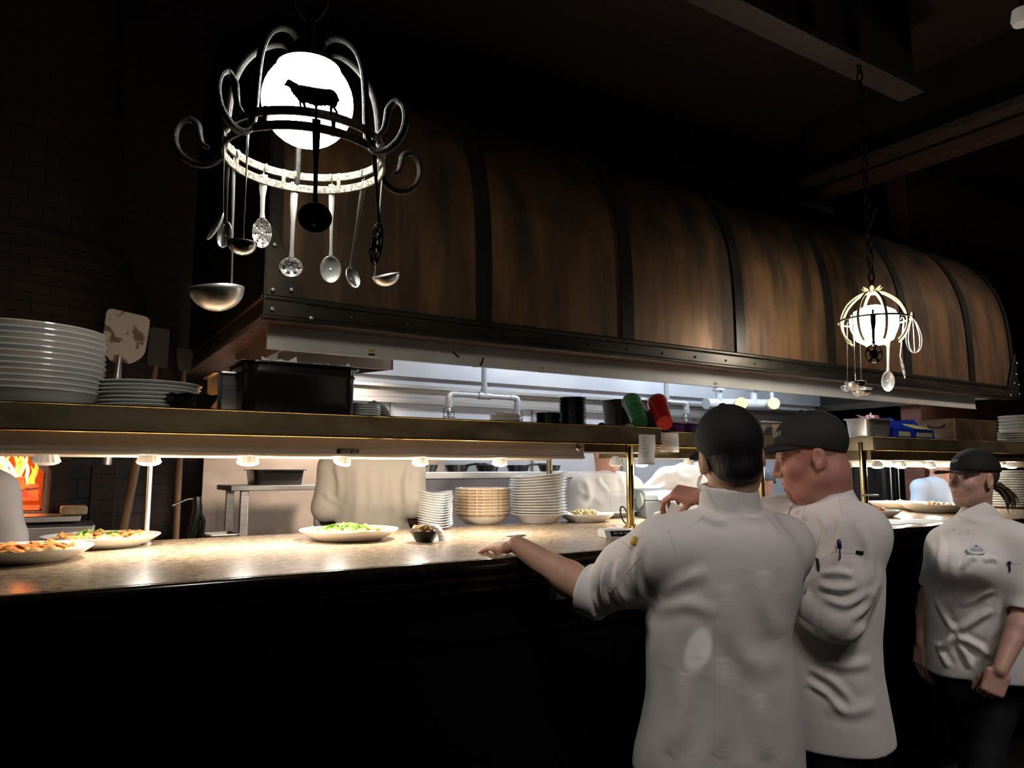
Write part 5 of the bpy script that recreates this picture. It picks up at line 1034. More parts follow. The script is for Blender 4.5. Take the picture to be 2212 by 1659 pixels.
cloth = M('white_jacket', (.76, .735, .71), .75, sheen=.15, bump=.22, bscale=13); cloth_c = M('cream_jacket', (.72, .66, .56), .8, bump=.22, bscale=13); cloth_b = M('pale_blue_shirt', (.5, .6, .75), .8, bump=.1, bscale=400)
pants = M('black_trousers', (.008, .008, .009), .8); shoe_m = M('black_shoes', (.01, .01, .01), .35); cap_m = M('black_cap', (.006, .006, .006), .8, bump=.05, bscale=300); capg = M('charcoal_cap', (.022, .021, .02), .8, bump=.06, bscale=300)
hair_b = M('black_hair', (.006, .005, .005), .5, bump=.5, bscale=90, bstretch=(1, 1, .2)); hair_br = M('brown_hair', (.07, .04, .022), .55, bump=.6, bscale=120, bstretch=(1, 1, .2))
thread = M('cap_lettering', (.5, .48, .45), .7); btn = M('jacket_button', (.7, .66, .58), .4); badge_m = M('badge_white', (.72, .74, .78), .35); eye_w = M('eye_white', (.7, .68, .66), .25); iris = M('iris', (.03, .02, .015), .15); lip = M('lips', (.42, .16, .13), .5)
def skin(name, c, c2): return M(name, c, .5, col2=c2, scale=16, sss=.12, bump=.06, bscale=260)
def person(label, body_prims, fine, skin_m, h=.013, hf=.0028, group=None):
    lo = np.min([p_.lo for p_ in body_prims], 0)-.03; lo[2] = max(lo[2], -.05); hi = np.max([p_.hi for p_ in body_prims], 0)+.03; parts = []
    parts.append(snet(body_prims, h, lo, hi, skip=[(a, b) for a, b, _ in fine]))
    for a, b, hh in fine: parts.append(snet(body_prims, hh or hf, a-.002, b+.002))
    parts = [p_ for p_ in parts if len(p_[1])]
    o = sdf_obj('person', parts, skin_m, relax=1); return tag(o, label, 'person', group)
def box_around(pts, m): P = np.array(pts); return P.min(0)-m, P.max(0)+m
def legs(hipL, hipR, footL, footR, fwd, r0=.068, r1=.045):
    P = []
    for h_, f_ in ((hipL, footL), (hipR, footR)):
        k_ = (np.array(h_)+np.array(f_))/2+nrm(fwd)*.02; P += [Cone(h_, k_, r0, r0*.72, .03), Cone(k_, np.array(f_)+V(0, 0, .07), r0*.72, r1, .02)]
    P.append(Cone(hipL, hipR, r0*1.05, None, .04)); return P
def shoe(par, f_, fwd, up=0):
    fwd = nrm(V(fwd[0], fwd[1], 0)); f_ = np.array(f_, float); s = V(fwd[1], -fwd[0], 0)
    P = [Ell(f_+fwd*.07+V(0, 0, .035), (.047, .125, .036), (s, fwd, V(0, 0, 1)), .01), Ell(f_+V(0, 0, .065), (.043, .055, .045), (s, fwd, V(0, 0, 1)), .03), Cut((f_[0], f_[1], .001), (0, 0, -1))]
    sdf_obj('shoe', [snet(P, .009)], shoe_m, par)
def trousers(par, hipL, hipR, footL, footR, fwd, top):
    P = legs(hipL, hipR, footL, footR, fwd, .092, .078)+[Cone(np.array(hipL), np.array(top), .1, .1, .05), Cone(np.array(hipR), np.array(top), .1, .1, .05), Cut((0, 0, .045), (0, 0, -1))]
    sdf_obj('trousers', [snet(P, .014)], pants, par); shoe(par, footL, fwd); shoe(par, footR, fwd)
def cap(par, h, mat, tilt=.0, cutz=.03, visor=True, vdrop=.0, vs=1, hh=.0034, front=.1):
    P = [h.E((0, -.012, .044), (.084, .106, .092), .02)]+[Cut(h.p(0, 0, cutz), -h.U+h.Fw*tilt, .004)]
    o = sdf_obj('cap', [snet(P, hh)], mat, par)
    if visor:
        g = G(); n = 17; R = []
        for lay in (0, 1):
            for i in range(n):
                a = -1.25+2.5*i/(n-1); x, y = .079*math.sin(a), -.004+.094*math.cos(a); x2, y2 = .072*math.sin(a)*1.05, .0+(.078+front*math.cos(a*.85)**.8)
                zq = cutz+.004+tilt*y*.9
                for (xx, yy_, dz) in ((x, y, 0), ((x+x2)/2, (y+y2)/2, -.004-vdrop*.5), (x2, y2, -.012*math.cos(a)*0-vdrop-.02*abs(a)**2*.25)):
                    g.v.append(tuple(h.p(xx, yy_, cutz+.002+tilt*(yy_)+dz-(0 if lay == 0 else .004)-.16*xx*xx*10*.6)))
        m3 = n*3
        for i in range(n-1):
            for j in range(2): a = i*3+j; g.f.append((a, a+1, a+4, a+3)); g.f.append((m3+a, m3+a+3, m3+a+4, m3+a+1))
            g.f += [(i*3+2, m3+i*3+2, m3+i*3+5, i*3+5), (i*3, i*3+3, m3+i*3+3, m3+i*3)]
        g.m = [0]*len(g.f); g.build('visor', mat, o, smooth=50)
    b = h.p(0, -.012, .137); G().ell(b, (.009*h.s, .009*h.s, .004*h.s), 12, ax=(h.R, h.Fw, h.U)).build('cap_button', mat, o); return o
def eyes(par, h):
    for m in (-1, 1):
        e = G().ell(h.p(.031*m, .0808, .0068), .0112*h.s, 20).build('eye', eye_w, par, smooth=180); a = frame(h.Fw)
        G().lathe([(.0055*h.s, .0), (.005*h.s, .0012), (0, .0014)], h.p(.031*m, .0915, .0068), 16, ax=a).build('iris', iris, e)
def brows(par, h, mat):
    for m in (-1, 1): G().tube([h.p(x*m, y, z_) for x, y, z_ in ((.014, .0885, .028), (.026, .0885, .032), (.038, .083, .031), (.047, .075, .026))], [.0016, .0024, .002, .001], 8, flat=.6).build('eyebrow', mat, par)
def cuff(a, b, r, k=.008): d = nrm(np.array(b)-np.array(a)); return [Cyl(a, b, r, r*1.02, .008, k), Cyl(np.array(b)-d*.016, np.array(b)+d*.02, r*.8, r*.84, .004, .006, True)]
def collar(par_P, base, top, r0, r1, flat=.95, side=None): d = nrm(np.array(top)-np.array(base)); return [Cyl(base, top, r0, r1, .004, .012, flat=flat, side=side), Cyl(np.array(top)-d*.012, np.array(top)+d*.03, r1-.014, r1-.011, .002, .003, True, flat=flat, side=side)]
def seam(name, pts, mat, par, r=.0012): return G().tube(pts, r, 6).build(name, mat, par)
def onto(obj, u, v, off=0):    # point where the photograph's line of sight meets a finished mesh
    d = ray(u, v); me = obj.data; ok, p_, n, _ = obj.ray_cast(Vector([float(q) for q in CAM]), Vector([float(q) for q in nrm(d)])); 
    return (np.array(p_)+np.array(n)*off, np.array(n)) if ok else (None, None)
def crease(obj, lines):
    me = obj.data; n = len(me.vertices); P = np.zeros(n*3); me.vertices.foreach_get('co', P); P = P.reshape(-1, 3); N = np.zeros(n*3); me.vertices.foreach_get('normal', N); N = N.reshape(-1, 3); D = np.zeros(n)
    for (uv, amp, w) in lines:
        Q = []
        for i in range(len(uv)-1):
            for t in np.linspace(0, 1, 10, endpoint=False):
                p_, nn = onto(obj, *(np.array(uv[i])*(1-t)+np.array(uv[i+1])*t))
                if p_ is not None: Q.append(p_)
        if len(Q) < 4: continue
        runs = [[Q[0]]]
        for q in Q[1:]:
            if np.linalg.norm(q-runs[-1][-1]) < .028: runs[-1].append(q)
            else: runs.append([q])
        Q = max(runs, key=len)
        if len(Q) < 6: continue
        Q = np.array(Q)
        for _ in range(8): Q[1:-1] = .5*Q[1:-1]+.25*(Q[:-2]+Q[2:])
        lo = Q.min(0)-4*w; hi = Q.max(0)+4*w; I = np.where(((P > lo) & (P < hi)).all(1))[0]; d2 = ((P[I][:, None, :]-Q[None])**2).sum(2); j = d2.argmin(1); d = np.sqrt(d2.min(1)); t = j/(len(Q)-1); tp = np.clip(np.minimum(t, 1-t)*4, 0, 1)**.7
        D[I] += amp*tp*(np.exp(-(d/w)**2)-.45*np.exp(-((d-1.6*w)/w)**2))
    P += N*D[:, None]; me.vertices.foreach_set('co', P.ravel()); me.update()
def button(par, u, v, r=.008):
    p_, n = onto(par, u, v)
    if p_ is None: return
    if n@(CAM-p_) < 0: n = -n
    ax = frame(n); G().lathe([(0, -.001), (r, -.001), (r, .0015), (r*.8, .0025), (r*.72, .0018), (0, .0016)], p_, 20, ax=ax).build('button', btn, par)
def line_on(name, par, uv, mat, r=.0012, off=.0):
    P = []
    for i in range(len(uv)-1):
        for t in np.linspace(0, 1, 34, endpoint=False):
            u, v = np.array(uv[i])*(1-t)+np.array(uv[i+1])*t; p_, n = onto(par, u, v)
            if p_ is not None: P.append(p_+(n if n@(CAM-p_) > 0 else -n)*off)
    if len(P) > 2: return G().tube(P, r*.8, 6).build(name, mat, par)
seam_m = M('seam_thread', (.62, .59, .56), .9)
def arm(S, E, W, rs=.052, re=.043, rw=.026):
    S, E, W = map(lambda q: np.array(q, float), (S, E, W)); m = E+(W-E)*.33; return [Cone(S, E, rs, re, .02), Cone(E, m, re, re*1.02, .015), Cone(m, W, re*1.02, rw, .015)]
# ---------------------------------------------------------------- person seen from behind
e2 = nrm(V(*aD(1570, 1013, 2.05)[:2], 0)); e1 = V(e2[1], -e2[0], 0)
sk1 = skin('tan_skin', (.6, .37, .25), (.54, .31, .21))
D1_ = 2.05; h1 = Head(aD(1578, 986, 2.07), e2*.95-e1*.3, sc=1.08, roll=.13, pitch=-.08); nk = aD(1578, 1100, 2.06)
rows = [(1112, 1500, 1655, D1_, .075), (1135, 1455, 1685, D1_, .1), (1165, 1415, 1712, D1_, .118), (1210, 1404, 1724, D1_, .128), (1260, 1400, 1722, D1_, .132), (1315, 1397, 1708, D1_, .13), (1372, 1397, 1696, D1_, .126), (1425, 1397, 1708, D1_, .13), (1500, 1395, 1721, D1_, .137), (1570, 1384, 1726, D1_, .142), (1630, 1370, 1728, D1_, .145), (1690, 1366, 1731, D1_, .145), (1720, 1366, 1732, D1_, .145)]
S, E = aD(1436, 1182, 2.06), aD(1288, 1288, 2.2); Wp = aZ(1116, 1176, 1.279); tip = aZ(1030, 1180, 1.247)
S2, Eb, W2 = aD(1688, 1175, 2.1), aD(1676, 1268, 2.22), aD(1580, 1235, 2.4)
hd_ = nrm(tip-Wp); P = h1.prims(neck=nk)+arm(S, E, Wp, .055, .052, .029)+arm(S2, Eb, W2, .055, .045, .028)
hn = nrm(V(0, 0, 1)-e2*.3); P += hand(Wp, hd_, hn, True, [(.0, .18, .1), (.0, .2, .12), (.02, .2, .12), (.0, .2, .1)], .2, 1.14, (.55, .75, -.25), .2)
h2d = nrm(e2*.9-e1*.4+V(0, 0, -.1)); P += hand(W2, h2d, (0, 0, 1), False, (.5, .6, .4))
P += [Loft([(r[0],)+tuple(row(*r[:3], r[3], r[4]))[1:3]+(1, 1, 0) for r in []] or [row(v, a+22, b-22, d, t-.02) for v, a, b, d, t in rows if v < 1640])]
hipL, hipR = aD(1480, 1690, 2.06), aD(1640, 1690, 2.06); fL, fR = V(hipL[0], hipL[1], 0)+e2*.02-e1*.03, V(hipR[0], hipR[1], 0)+e2*.0+e1*.03; P += legs(hipL, hipR, fL, fR, e2)
hb = (h1.p(0, 0, 0)-V(.17, .17, .2), h1.p(0, 0, 0)+V(.17, .17, .18)); fa = box_around([Wp, tip, E+(Wp-E)*.25], .075); fb = box_around([W2, W2+h2d*.19], .06)
pr1 = person('person with their back to the camera in white jacket, hand resting on the counter', P, [(hb[0], hb[1], .003), (fa[0], fa[1], .0028), (fb[0], fb[1], .004)], sk1)
trousers(pr1, hipL, hipR, fL, fR, e2, aD(1560, 1600, 2.06))
J = [Loft([row(*r) for r in rows], .03)]
J += [Cone(aD(1530, 1152, 2.05), S+V(0, 0, -.018), .066, .085, .05), Cone(aD(1630, 1146, 2.07), S2+V(0, 0, -.016), .064, .082, .05)]
mid = S+(E-S)*.5; J += [Cone(S, mid, .09, .09, .04), Cone(mid, E+(S-E)*.08, .09, .068, .03)]+[Cone(S2, Eb, .085, .075, .04), Cone(Eb, Eb+(W2-Eb)*.35, .072, .06, .03)]
ca = E+(S-E)*.06; cd_ = nrm((Wp-E)*.75-(S-E)*.25); J += cuff(ca-cd_*.022, ca+cd_*.05, .079, .003)+cuff(Eb+(W2-Eb)*.3, Eb+(W2-Eb)*.48, .062)
J += collar(None, aD(1577, 1125, 2.06), aD(1575, 1046, 2.06), .092, .08)
J += [Cut(aD(1560, 1655, 2.05), nrm(V(0, 0, -1)+e1*.06), .006)]
jk1 = sdf_obj('jacket', [snet(J, .0058, warp=folds(3, .0026, 24))], cloth, pr1, relax=2)
crease(jk1, [([(1385, 1165), (1372, 1230), (1385, 1300)], .007, .013), ([(1340, 1205), (1330, 1260), (1352, 1310)], .008, .012), ([(1310, 1215), (1300, 1270), (1320, 1320)], .009, .01), ([(1290, 1230), (1283, 1280), (1296, 1330)], .008, .008), ([(1420, 1300), (1470, 1255), (1540, 1230)], .006, .018), ([(1410, 1320), (1480, 1300), (1560, 1330)], .005, .02), ([(1650, 1230), (1655, 1310), (1690, 1385)], .006, .026), ([(1570, 1260), (1580, 1380), (1640, 1450)], .005, .03), ([(1600, 1430), (1650, 1440), (1700, 1415)], .004, .03), ([(1480, 1450), (1470, 1560), (1440, 1640)], .007, .03), ([(1560, 1420), (1565, 1540), (1550, 1650)], .006, .03), ([(1640, 1500), (1650, 1580), (1660, 1650)], .007, .025), ([(1500, 1100), (1540, 1125), (1580, 1128)], .005, .012), ([(1590, 1105), (1650, 1120), (1690, 1160)], .004, .014)])
cap(pr1, h1, cap_m, tilt=.18, cutz=.004, hh=.0036)
hr = h1.skull(.0075)+[h1.E((0, -.05, -.04), (.056, .052, .045), .03), Cut(h1.p(0, .015, 0), h1.Fw, .01), Cut(h1.p(0, -.06, -.068), -h1.U+h1.Fw*.35, .012)]; sdf_obj('hair', [snet(hr, .0036)], hair_b, pr1)
# coiled clear earpiece
a = h1.p(-.086, -.012, -.035); b = aD(1512, 1062, 2.0); g = G(); pts = []
for t in np.linspace(0, 1, 150): c = a+(b-a)*t; pts.append(c+e1*.0045*math.cos(t*60)*min(1, 6*t)+e2*.0045*math.sin(t*60)-e1*.006*math.sin(t*3.1))
g.tube(pts, .0013, 6); g.build('earpiece_coil', M('clear_coil', (.85, .78, .68), .12, coat=.5), pr1, smooth=180)
line_on('sleeve_pocket', jk1, [(1345, 1170), (1385, 1200), (1320, 1280), (1296, 1268)], seam_m); line_on('shoulder_seam', jk1, [(1443, 1145), (1463, 1205)], seam_m); line_on('yoke_tuck', jk1, [(1486, 1140), (1522, 1116)], seam_m)
line_on('back_seam', jk1, [(1543, 1330), (1543, 1500), (1541, 1650)], seam_m, .0008); line_on('collar_loop', jk1, [(1603, 1078), (1617, 1108), (1628, 1108)], cloth, .002)
p_, n = onto(jk1, 1372, 1172)
if p_ is not None: tag(G().obox(p_+n*.002+V(0, 0, .004), frame(nrm(n+V(0, 0, .3))), (.008, .012, .007)).build('yellow_tag', M('yellow_tab', (.6, .38, .02), .5), bevel=.003), 'small yellow tab peeking from a white sleeve pocket over the counter', 'tab')
# ---------------------------------------------------------------- man in side view, looking down to the left
c2 = aD(1752, 987, 2.28); e2 = nrm(V(c2[0], c2[1], 0)); e1 = V(e2[1], -e2[0], 0); sk2 = skin('pink_skin', (.56, .27, .2), (.5, .22, .165))
h2 = Head(c2+e2*.085, -e1*.99-e2*.12, sc=1.1, pitch=-.26); nk = aD(1785, 1100, 2.4)
rows = [(1080, 1735, 1838, 2.4, .1), (1100, 1700, 1858, 2.4, .15), (1130, 1672, 1876, 2.4, .175), (1170, 1662, 1890, 2.4, .185), (1230, 1655, 1898, 2.4, .19), (1300, 1660, 1898, 2.4, .19), (1370, 1668, 1893, 2.4, .185), (1440, 1672, 1897, 2.4, .185), (1520, 1678, 1910, 2.4, .19), (1590, 1684, 1922, 2.4, .195), (1640, 1684, 1924, 2.4, .195)]
S, E, Wp = aD(1852, 1150, 2.24), aD(1808, 1330, 2.2), aD(1690, 1258, 2.42); S2, Eb, W2 = aD(1690, 1120, 2.56), aD(1600, 1120, 2.72), aD(1512, 1073, 2.74)
P = h2.prims(smile=1, neck=nk, jaw=1.1)+[Cone(h2.p(0, -.03, -.055), aD(1790, 1075, 2.4), .068, .075, .03), h2.E((0, .035, -.1), (.045, .04, .025), .03)]+arm(S, E, Wp, .06, .052, .032)+arm(S2, Eb, W2, .06, .05, .031)
hd_ = nrm(-e1*.95+e2*.1+V(0, 0, .16)); P += hand(W2, hd_, nrm(V(0, 0, 1)-e2*.55), False, [(.75, .55, .3), (.8, .6, .3), (.9, .6, .3), (1.0, .65, .3)], .05, 1.06, (.55, .5, -.75), .1)
hw = nrm(-e1*.4+e2*.85+V(0, 0, .2)); P += hand(Wp, hw, nrm(V(0, 0, .6)-e2*.7), True, (.5, .5, .3))
P += [Loft([row(v, a+20, b-24, d, t-.03) for v, a, b, d, t in rows if v < 1560])]
hipL, hipR = aD(1800, 1600, 2.34), aD(1800, 1600, 2.48); fL, fR = V(hipL[0], hipL[1], 0), V(hipR[0], hipR[1], 0)-e1*.1; P += legs(hipL, hipR, fL, fR, -e1)
hb = (h2.p(0, 0, 0)-V(.19, .19, .2), h2.p(0, 0, 0)+V(.19, .19, .18)); fa = box_around([W2, W2+hd_*.15, W2+V(0, 0, -.1), Eb+(W2-Eb)*.5], .06); fb = box_around([Wp, Wp+hw*.15, E+(Wp-E)*.2], .07)
pr2 = person('person in profile with a charcoal cap and goatee, smiling down toward the printer', P, [(hb[0], hb[1], .0027), (fa[0], fa[1], .003), (fb[0], fb[1], .004)], sk2)
trousers(pr2, hipL, hipR, fL, fR, -e1, aD(1800, 1500, 2.4))
J = [Loft([row(*r) for r in rows], .03), Cone(aD(1800, 1122, 2.36), S+V(0, 0, -.015), .066, .085, .05), Cone(aD(1750, 1125, 2.45), S2+V(0, 0, -.02), .066, .08, .05)]
mid = S+(E-S)*.55; J += [Cone(S, mid, .092, .094, .04), Cone(mid, E, .094, .082, .03), Cone(S2, Eb, .085, .07, .04), Cone(Eb, Eb+(W2-Eb)*.72, .066, .056, .03)]
fd = nrm(Wp-E); J += cuff(E-fd*.005, E+fd*.066, .086, .003)+cuff(Eb+(W2-Eb)*.66, Eb+(W2-Eb)*.9, .052)
J += collar(None, aD(1792, 1112, 2.39), aD(1766, 1040, 2.38), .108, .093, .85)
J += [Cut(aD(1820, 1592, 2.4), nrm(V(0, 0, -1)), .006)]
jk2 = sdf_obj('jacket', [snet(J, .0062, warp=folds(11, .0028, 24))], cloth, pr2, relax=2)
crease(jk2, [([(1800, 1110), (1780, 1160), (1765, 1225)], .009, .012), ([(1822, 1120), (1815, 1180), (1800, 1230)], .008, .014), ([(1860, 1130), (1880, 1200), (1885, 1270)], .007, .016), ([(1770, 1240), (1810, 1235), (1850, 1245)], .009, .011), ([(1765, 1262), (1810, 1275), (1860, 1265)], .01, .012), ([(1775, 1290), (1830, 1310), (1890, 1270)], .009, .013), ([(1840, 1340), (1875, 1310), (1900, 1250)], .008, .014), ([(1745, 1440), (1800, 1470), (1850, 1530)], .008, .014), ([(1740, 1470), (1790, 1500), (1830, 1550)], .008, .012), ([(1760, 1420), (1830, 1440), (1890, 1430)], .007, .018), ([(1820, 1400), (1860, 1360), (1895, 1340)], .007, .016), ([(1780, 1520), (1840, 1540), (1900, 1520)], .006, .02), ([(1755, 1090), (1775, 1120), (1790, 1150)], .006, .012)])
co = cap(pr2, h2, capg, tilt=.42, cutz=.026, vdrop=.02, front=.07)
text('cap_text', 'ERY', thread, h2.p(-.05, .0745, .088), nrm(-h2.R*.8-h2.Fw*.55) , nrm(h2.U-h2.Fw*.35), .022, co)
gp_ = h2.prims(smile=1, jaw=1.1)+[h2.E((0, .035, -.1), (.045, .04, .025), .03)]
for q in gp_:
    if not q.sub:
        if isinstance(q, Ell): q.r = [x+.0016 for x in q.r]
        elif isinstance(q, Cone): q.ra += .0016; q.rb += .0016
class InEll(Ell):
    pass
def clip_ell(P, c, r, ax):
    class Clip(Cut): pass
    return P+[('clip', Ell(c, r, ax))]
_field0 = field
def field(prims, X, Y, Z, org, h):
    D = _field0([p_ for p_ in prims if not isinstance(p_, tuple)], X, Y, Z, org, h)
    for p_ in prims:
        if isinstance(p_, tuple): D = np.maximum(D, p_[1].d(X[:, None, None], Y[None, :, None], Z[None, None, :]).astype(np.float32))
    return D
_snet0 = snet
def snet2(prims, h, clip):
    lo = clip.lo-.01; hi = clip.hi+.01; return _snet0(prims+[clipwrap(clip)], h, lo, hi)
class clipwrap(Cut):
    def __init__(s, e): s.e = e; s.k = .002; s.o = V(0, 0, 0); s.n = V(0, 0, 1)
_f1 = _field0
def field(prims, X, Y, Z, org, h):
    D = _f1([p_ for p_ in prims if not isinstance(p_, clipwrap)], X, Y, Z, org, h)
    for p_ in prims:
        if isinstance(p_, clipwrap): D = np.maximum(D, p_.e.d(X[:, None, None], Y[None, :, None], Z[None, None, :]).astype(np.float32))
    return D
sdf_obj('goatee', [snet2(gp_, .0026, h2.E((0, .085, -.094), (.026, .03, .03)))], M('goatee_hair', (.2, .1, .06), .8, col2=(.4, .2, .14), scale=180), pr2)
sdf_obj('hair', [snet2(h2.skull(.0025), .003, h2.E((0, -.06, .01), (.09, .085, .05)))], M('cropped_hair', (.4, .22, .16), .8, col2=(.46, .22, .165), scale=200), pr2)
brows(pr2, h2, M('fair_brow', (.3, .15, .09), .8))
for (u, v) in ((1740, 1120), (1722, 1107)): button(jk2, u, v, .0085)
line_on('microphone_wire', jk2, [(1725, 1080), (1708, 1098), (1701, 1122)], black_pl, .002); line_on('sleeve_pocket', jk2, [(1776, 1208), (1800, 1193), (1870, 1196)], seam_m, .0015); line_on('shoulder_seam', jk2, [(1812, 1075), (1820, 1112)], seam_m, .0012); line_on('jacket_edge', jk2, [(1738, 1093), (1737, 1105), (1725, 1140)], seam_m, .0014)
def badge(par, jk, u, v, w, hgt, shape, name, tw, tilt=0):
    p_, n = onto(jk, u, v)
    if p_ is None: return
    n = nrm(n*.6+nrm(CAM-p_)*.4); x = nrm(np.cross(V(0, 0, 1), n)); y = np.cross(n, x); x, y = x*math.cos(tilt)+y*math.sin(tilt), y*math.cos(tilt)-x*math.sin(tilt); p_ = p_+n*.012
    b = G().prism([(w*a_, hgt*b_) for a_, b_ in shape], p_-n*.003, x, y, .003).build('name_badge', badge_m, jk, smooth=0); q = p_+n*.0003
    text('badge_name', name, ink, q-y*hgt*.12, x, y, tw, b, .0002); G().prism([(-.2*w, 0), (.2*w, 0), (0, .34*hgt)], q+y*hgt*.5, x, y, .0003).build('badge_mark', ink, b, smooth=0)
    for (dy, ww) in ((.28, .5), (-.42, .62)): G().obox(q+y*hgt*dy, (x, y, n), (w*ww, hgt*.03, .0002)).build('badge_line', ink, b)
OV = [(math.cos(t), math.sin(t)) for t in np.linspace(0, 6.283, 40, endpoint=False)]
SH_ = [(0, 1.15), (.35, .85), (.8, .5), (.9, .1), (.8, -.6), (.6, -1), (-.6, -1), (-.8, -.6), (-.9, .1), (-.8, .5), (-.35, .85)]
badge(pr2, jk2, 1741, 1178, .03, .027, SH_, 'PHIL', .017, -.25)
p_, n = onto(jk2, 1813, 1190)
if p_ is not None:
    n = nrm(n); t = thing('pen', 'dark blue pen with a clip, in the sleeve pocket of the person in profile', 'pen', p_); u_ = nrm(V(0, 0, 1)-n*n[2]); o_ = p_+n*.004
    G().cyl(o_-u_*.02, o_+u_*.012, .0045).build('barrel', chrome_s, t); G().lathe([(.006, 0), (.0075, .004), (.006, .022), (.002, .028), (0, .028)], o_+u_*.006, 14, ax=frame(u_)).build('cap', M('navy_plastic', (.01, .012, .06), .25), t); G().tube([o_+u_*.01+n*.007, o_-u_*.022+n*.008], .0016, 6).build('clip', black_pl, t)
for (u, v, l, L) in ((1857, 1193, 'dark striped object just showing at the sleeve pocket edge', .01), (1768, 1221, 'slim dark marker slanting from the sleeve pocket front', .02)):
    p_, n = onto(jk2, u, v)
    if p_ is not None: n = nrm(n); d = nrm(np.cross(n, V(0, 0, 1))*(.2 if L > .015 else 1)+V(0, 0, 1)*(1 if L > .015 else .1)); tag(G().obox(p_+n*.003, (d, np.cross(n, d), n), (L, .0045, .003)).build('marker', black_pl, bevel=.001), l, 'marker')
q = W2+hd_*.1+V(0, 0, -.075)-e2*.02; tag(G().obox(q, (nrm(-e1+V(0, 0, .5)), nrm(V(0, 0, 1)+e1*.5), e2), (.022, .03, .0006)).build('order_ticket', white_p, smooth=0), 'white order ticket held in the reaching hand above the printer', 'paper')
# ---------------------------------------------------------------- woman at the right
c3 = aD(2103, 1036, 3.25); e2 = nrm(V(c3[0], c3[1], 0)); e1 = V(e2[1], -e2[0], 0); sk3 = skin('fair_skin', (.58, .35, .275), (.52, .3, .23))
h3 = Head(c3, -e1*.74-e2*.67, sc=1.02, pitch=.02); nk = aD(2112, 1125, 3.25)
rows = [(1122, 2068, 2168, 3.22, .08), (1138, 2042, 2195, 3.22, .1), (1160, 2026, 2212, 3.22, .12), (1195, 2010, 2222, 3.22, .145), (1240, 2008, 2222, 3.22, .15), (1290, 2012, 2218, 3.22, .14), (1350, 2017, 2218, 3.22, .135), (1400, 2014, 2226, 3.22, .14), (1440, 2012, 2236, 3.22, .148), (1490, 2012, 2240, 3.22, .15)]
S, E, Wp = aD(2200, 1172, 3.1), aD(2218, 1310, 3.04), aD(2160, 1448, 2.93); S2, Eb, W2 = aD(2040, 1172, 3.36), aD(2006, 1290, 3.42), aD(1992, 1390, 3.36)
P = h3.prims(neck=nk, fem=True, jaw=.92)+arm(S, E, Wp, .05, .044, .028)+arm(S2, Eb, W2, .05, .042, .026)
hd_ = nrm(-e1*.35-e2*.15+V(0, 0, -.9)); P += hand(Wp, hd_, nrm(-e2*.9+e1*.1), True, [(1.0, 1.2, .8), (1.05, 1.25, .8), (1.1, 1.3, .8), (1.15, 1.3, .8)], .02, 1.04, (.75, .35, -.5), .25)
hw = nrm(-e1*.15-e2*.1+V(0, 0, -1)); P += hand(W2, hw, nrm(-e1*.6-e2*.5), False, (.4, .4, .3))
P += [Loft([row(v, a+20, b-20, d, t-.025) for v, a, b, d, t in rows if v < 1430])]
hipL, hipR = aD(2165, 1470, 3.2), aD(2080, 1470, 3.26); fL, fR = V(hipL[0], hipL[1], 0)-e2*.1-e1*.12, V(hipR[0], hipR[1], 0)+e1*.05+e2*.12; P += legs(hipL, hipR, fL, fR, -e1-e2*.6)
hb = (h3.p(0, 0, 0)-V(.17, .17, .18), h3.p(0, 0, 0)+V(.17, .17, .18)); fa = box_around([Wp, Wp+hd_*.13, E+(Wp-E)*.05], .065); fb = box_around([W2, W2+hw*.17, Eb], .06)
pr3 = person('person with a ponytail, black cap and oval badge, at the right edge', P, [(hb[0], hb[1], .0026), (fa[0], fa[1], .003), (fb[0], fb[1], .004)], sk3)
trousers(pr3, hipL, hipR, fL, fR, -e1-e2*.6, aD(2120, 1400, 3.22))
J = [Loft([row(*r) for r in rows], .03), Cone(aD(2140, 1152, 3.2), S+V(0, 0, -.015), .058, .072, .05), Cone(aD(2080, 1150, 3.28), S2+V(0, 0, -.012), .054, .066, .05)]
J += [Cone(S, E+(S-E)*.1, .078, .07, .035), Cone(S2, Eb+(S2-Eb)*.3, .066, .056, .03)]+cuff(E+(S-E)*.12, E+(Wp-E)*.12, .068)+cuff(S2+(Eb-S2)*.62, S2+(Eb-S2)*.82, .056)
J += [Ell(aD(2055, 1222, 3.15), (.065, .055, .065), None, .09), Ell(aD(2120, 1222, 3.1), (.065, .055, .065), None, .09)]
J += collar(None, aD(2100, 1142, 3.22), aD(2112, 1098, 3.24)-h3.Fw*.03, .085, .072, .95)
J += [Cut(aD(2120, 1459, 3.22), nrm(V(0, 0, -1)), .006)]
jk3 = sdf_obj('jacket', [snet(J, .0068, warp=folds(23, .0034, 26))], cloth, pr3, relax=2)
crease(jk3, [([(2062, 1368), (2105, 1340), (2148, 1313)], .014, .016), ([(2062, 1372), (2110, 1395), (2170, 1435)], .014, .016), ([(2060, 1372), (2040, 1395), (2018, 1398)], .012, .014), ([(2060, 1365), (2040, 1330), (2020, 1290)], .012, .014), ([(2075, 1310), (2115, 1288), (2148, 1272)], .009, .016), ([(2066, 1380), (2090, 1420), (2100, 1450)], .01, .016), ([(2120, 1210), (2140, 1206), (2158, 1212)], .01, .012), ([(2075, 1230), (2095, 1205), (2115, 1205)], .01, .012), ([(2030, 1150), (2035, 1190), (2022, 1230)], .008, .016), ([(2055, 1150), (2062, 1200), (2050, 1250)], .007, .016), ([(2110, 1440), (2140, 1400), (2190, 1390)], .009, .018), ([(2025, 1400), (2040, 1425), (2050, 1445)], .009, .014)])
co = cap(pr3, h3, cap_m, tilt=.02, cutz=.036, vdrop=.004, front=.085)
text('cap_text', 'ERY', thread, h3.p(-.012, .098, .078), nrm(-h3.R), nrm(h3.U-h3.Fw*.35), .022, co)
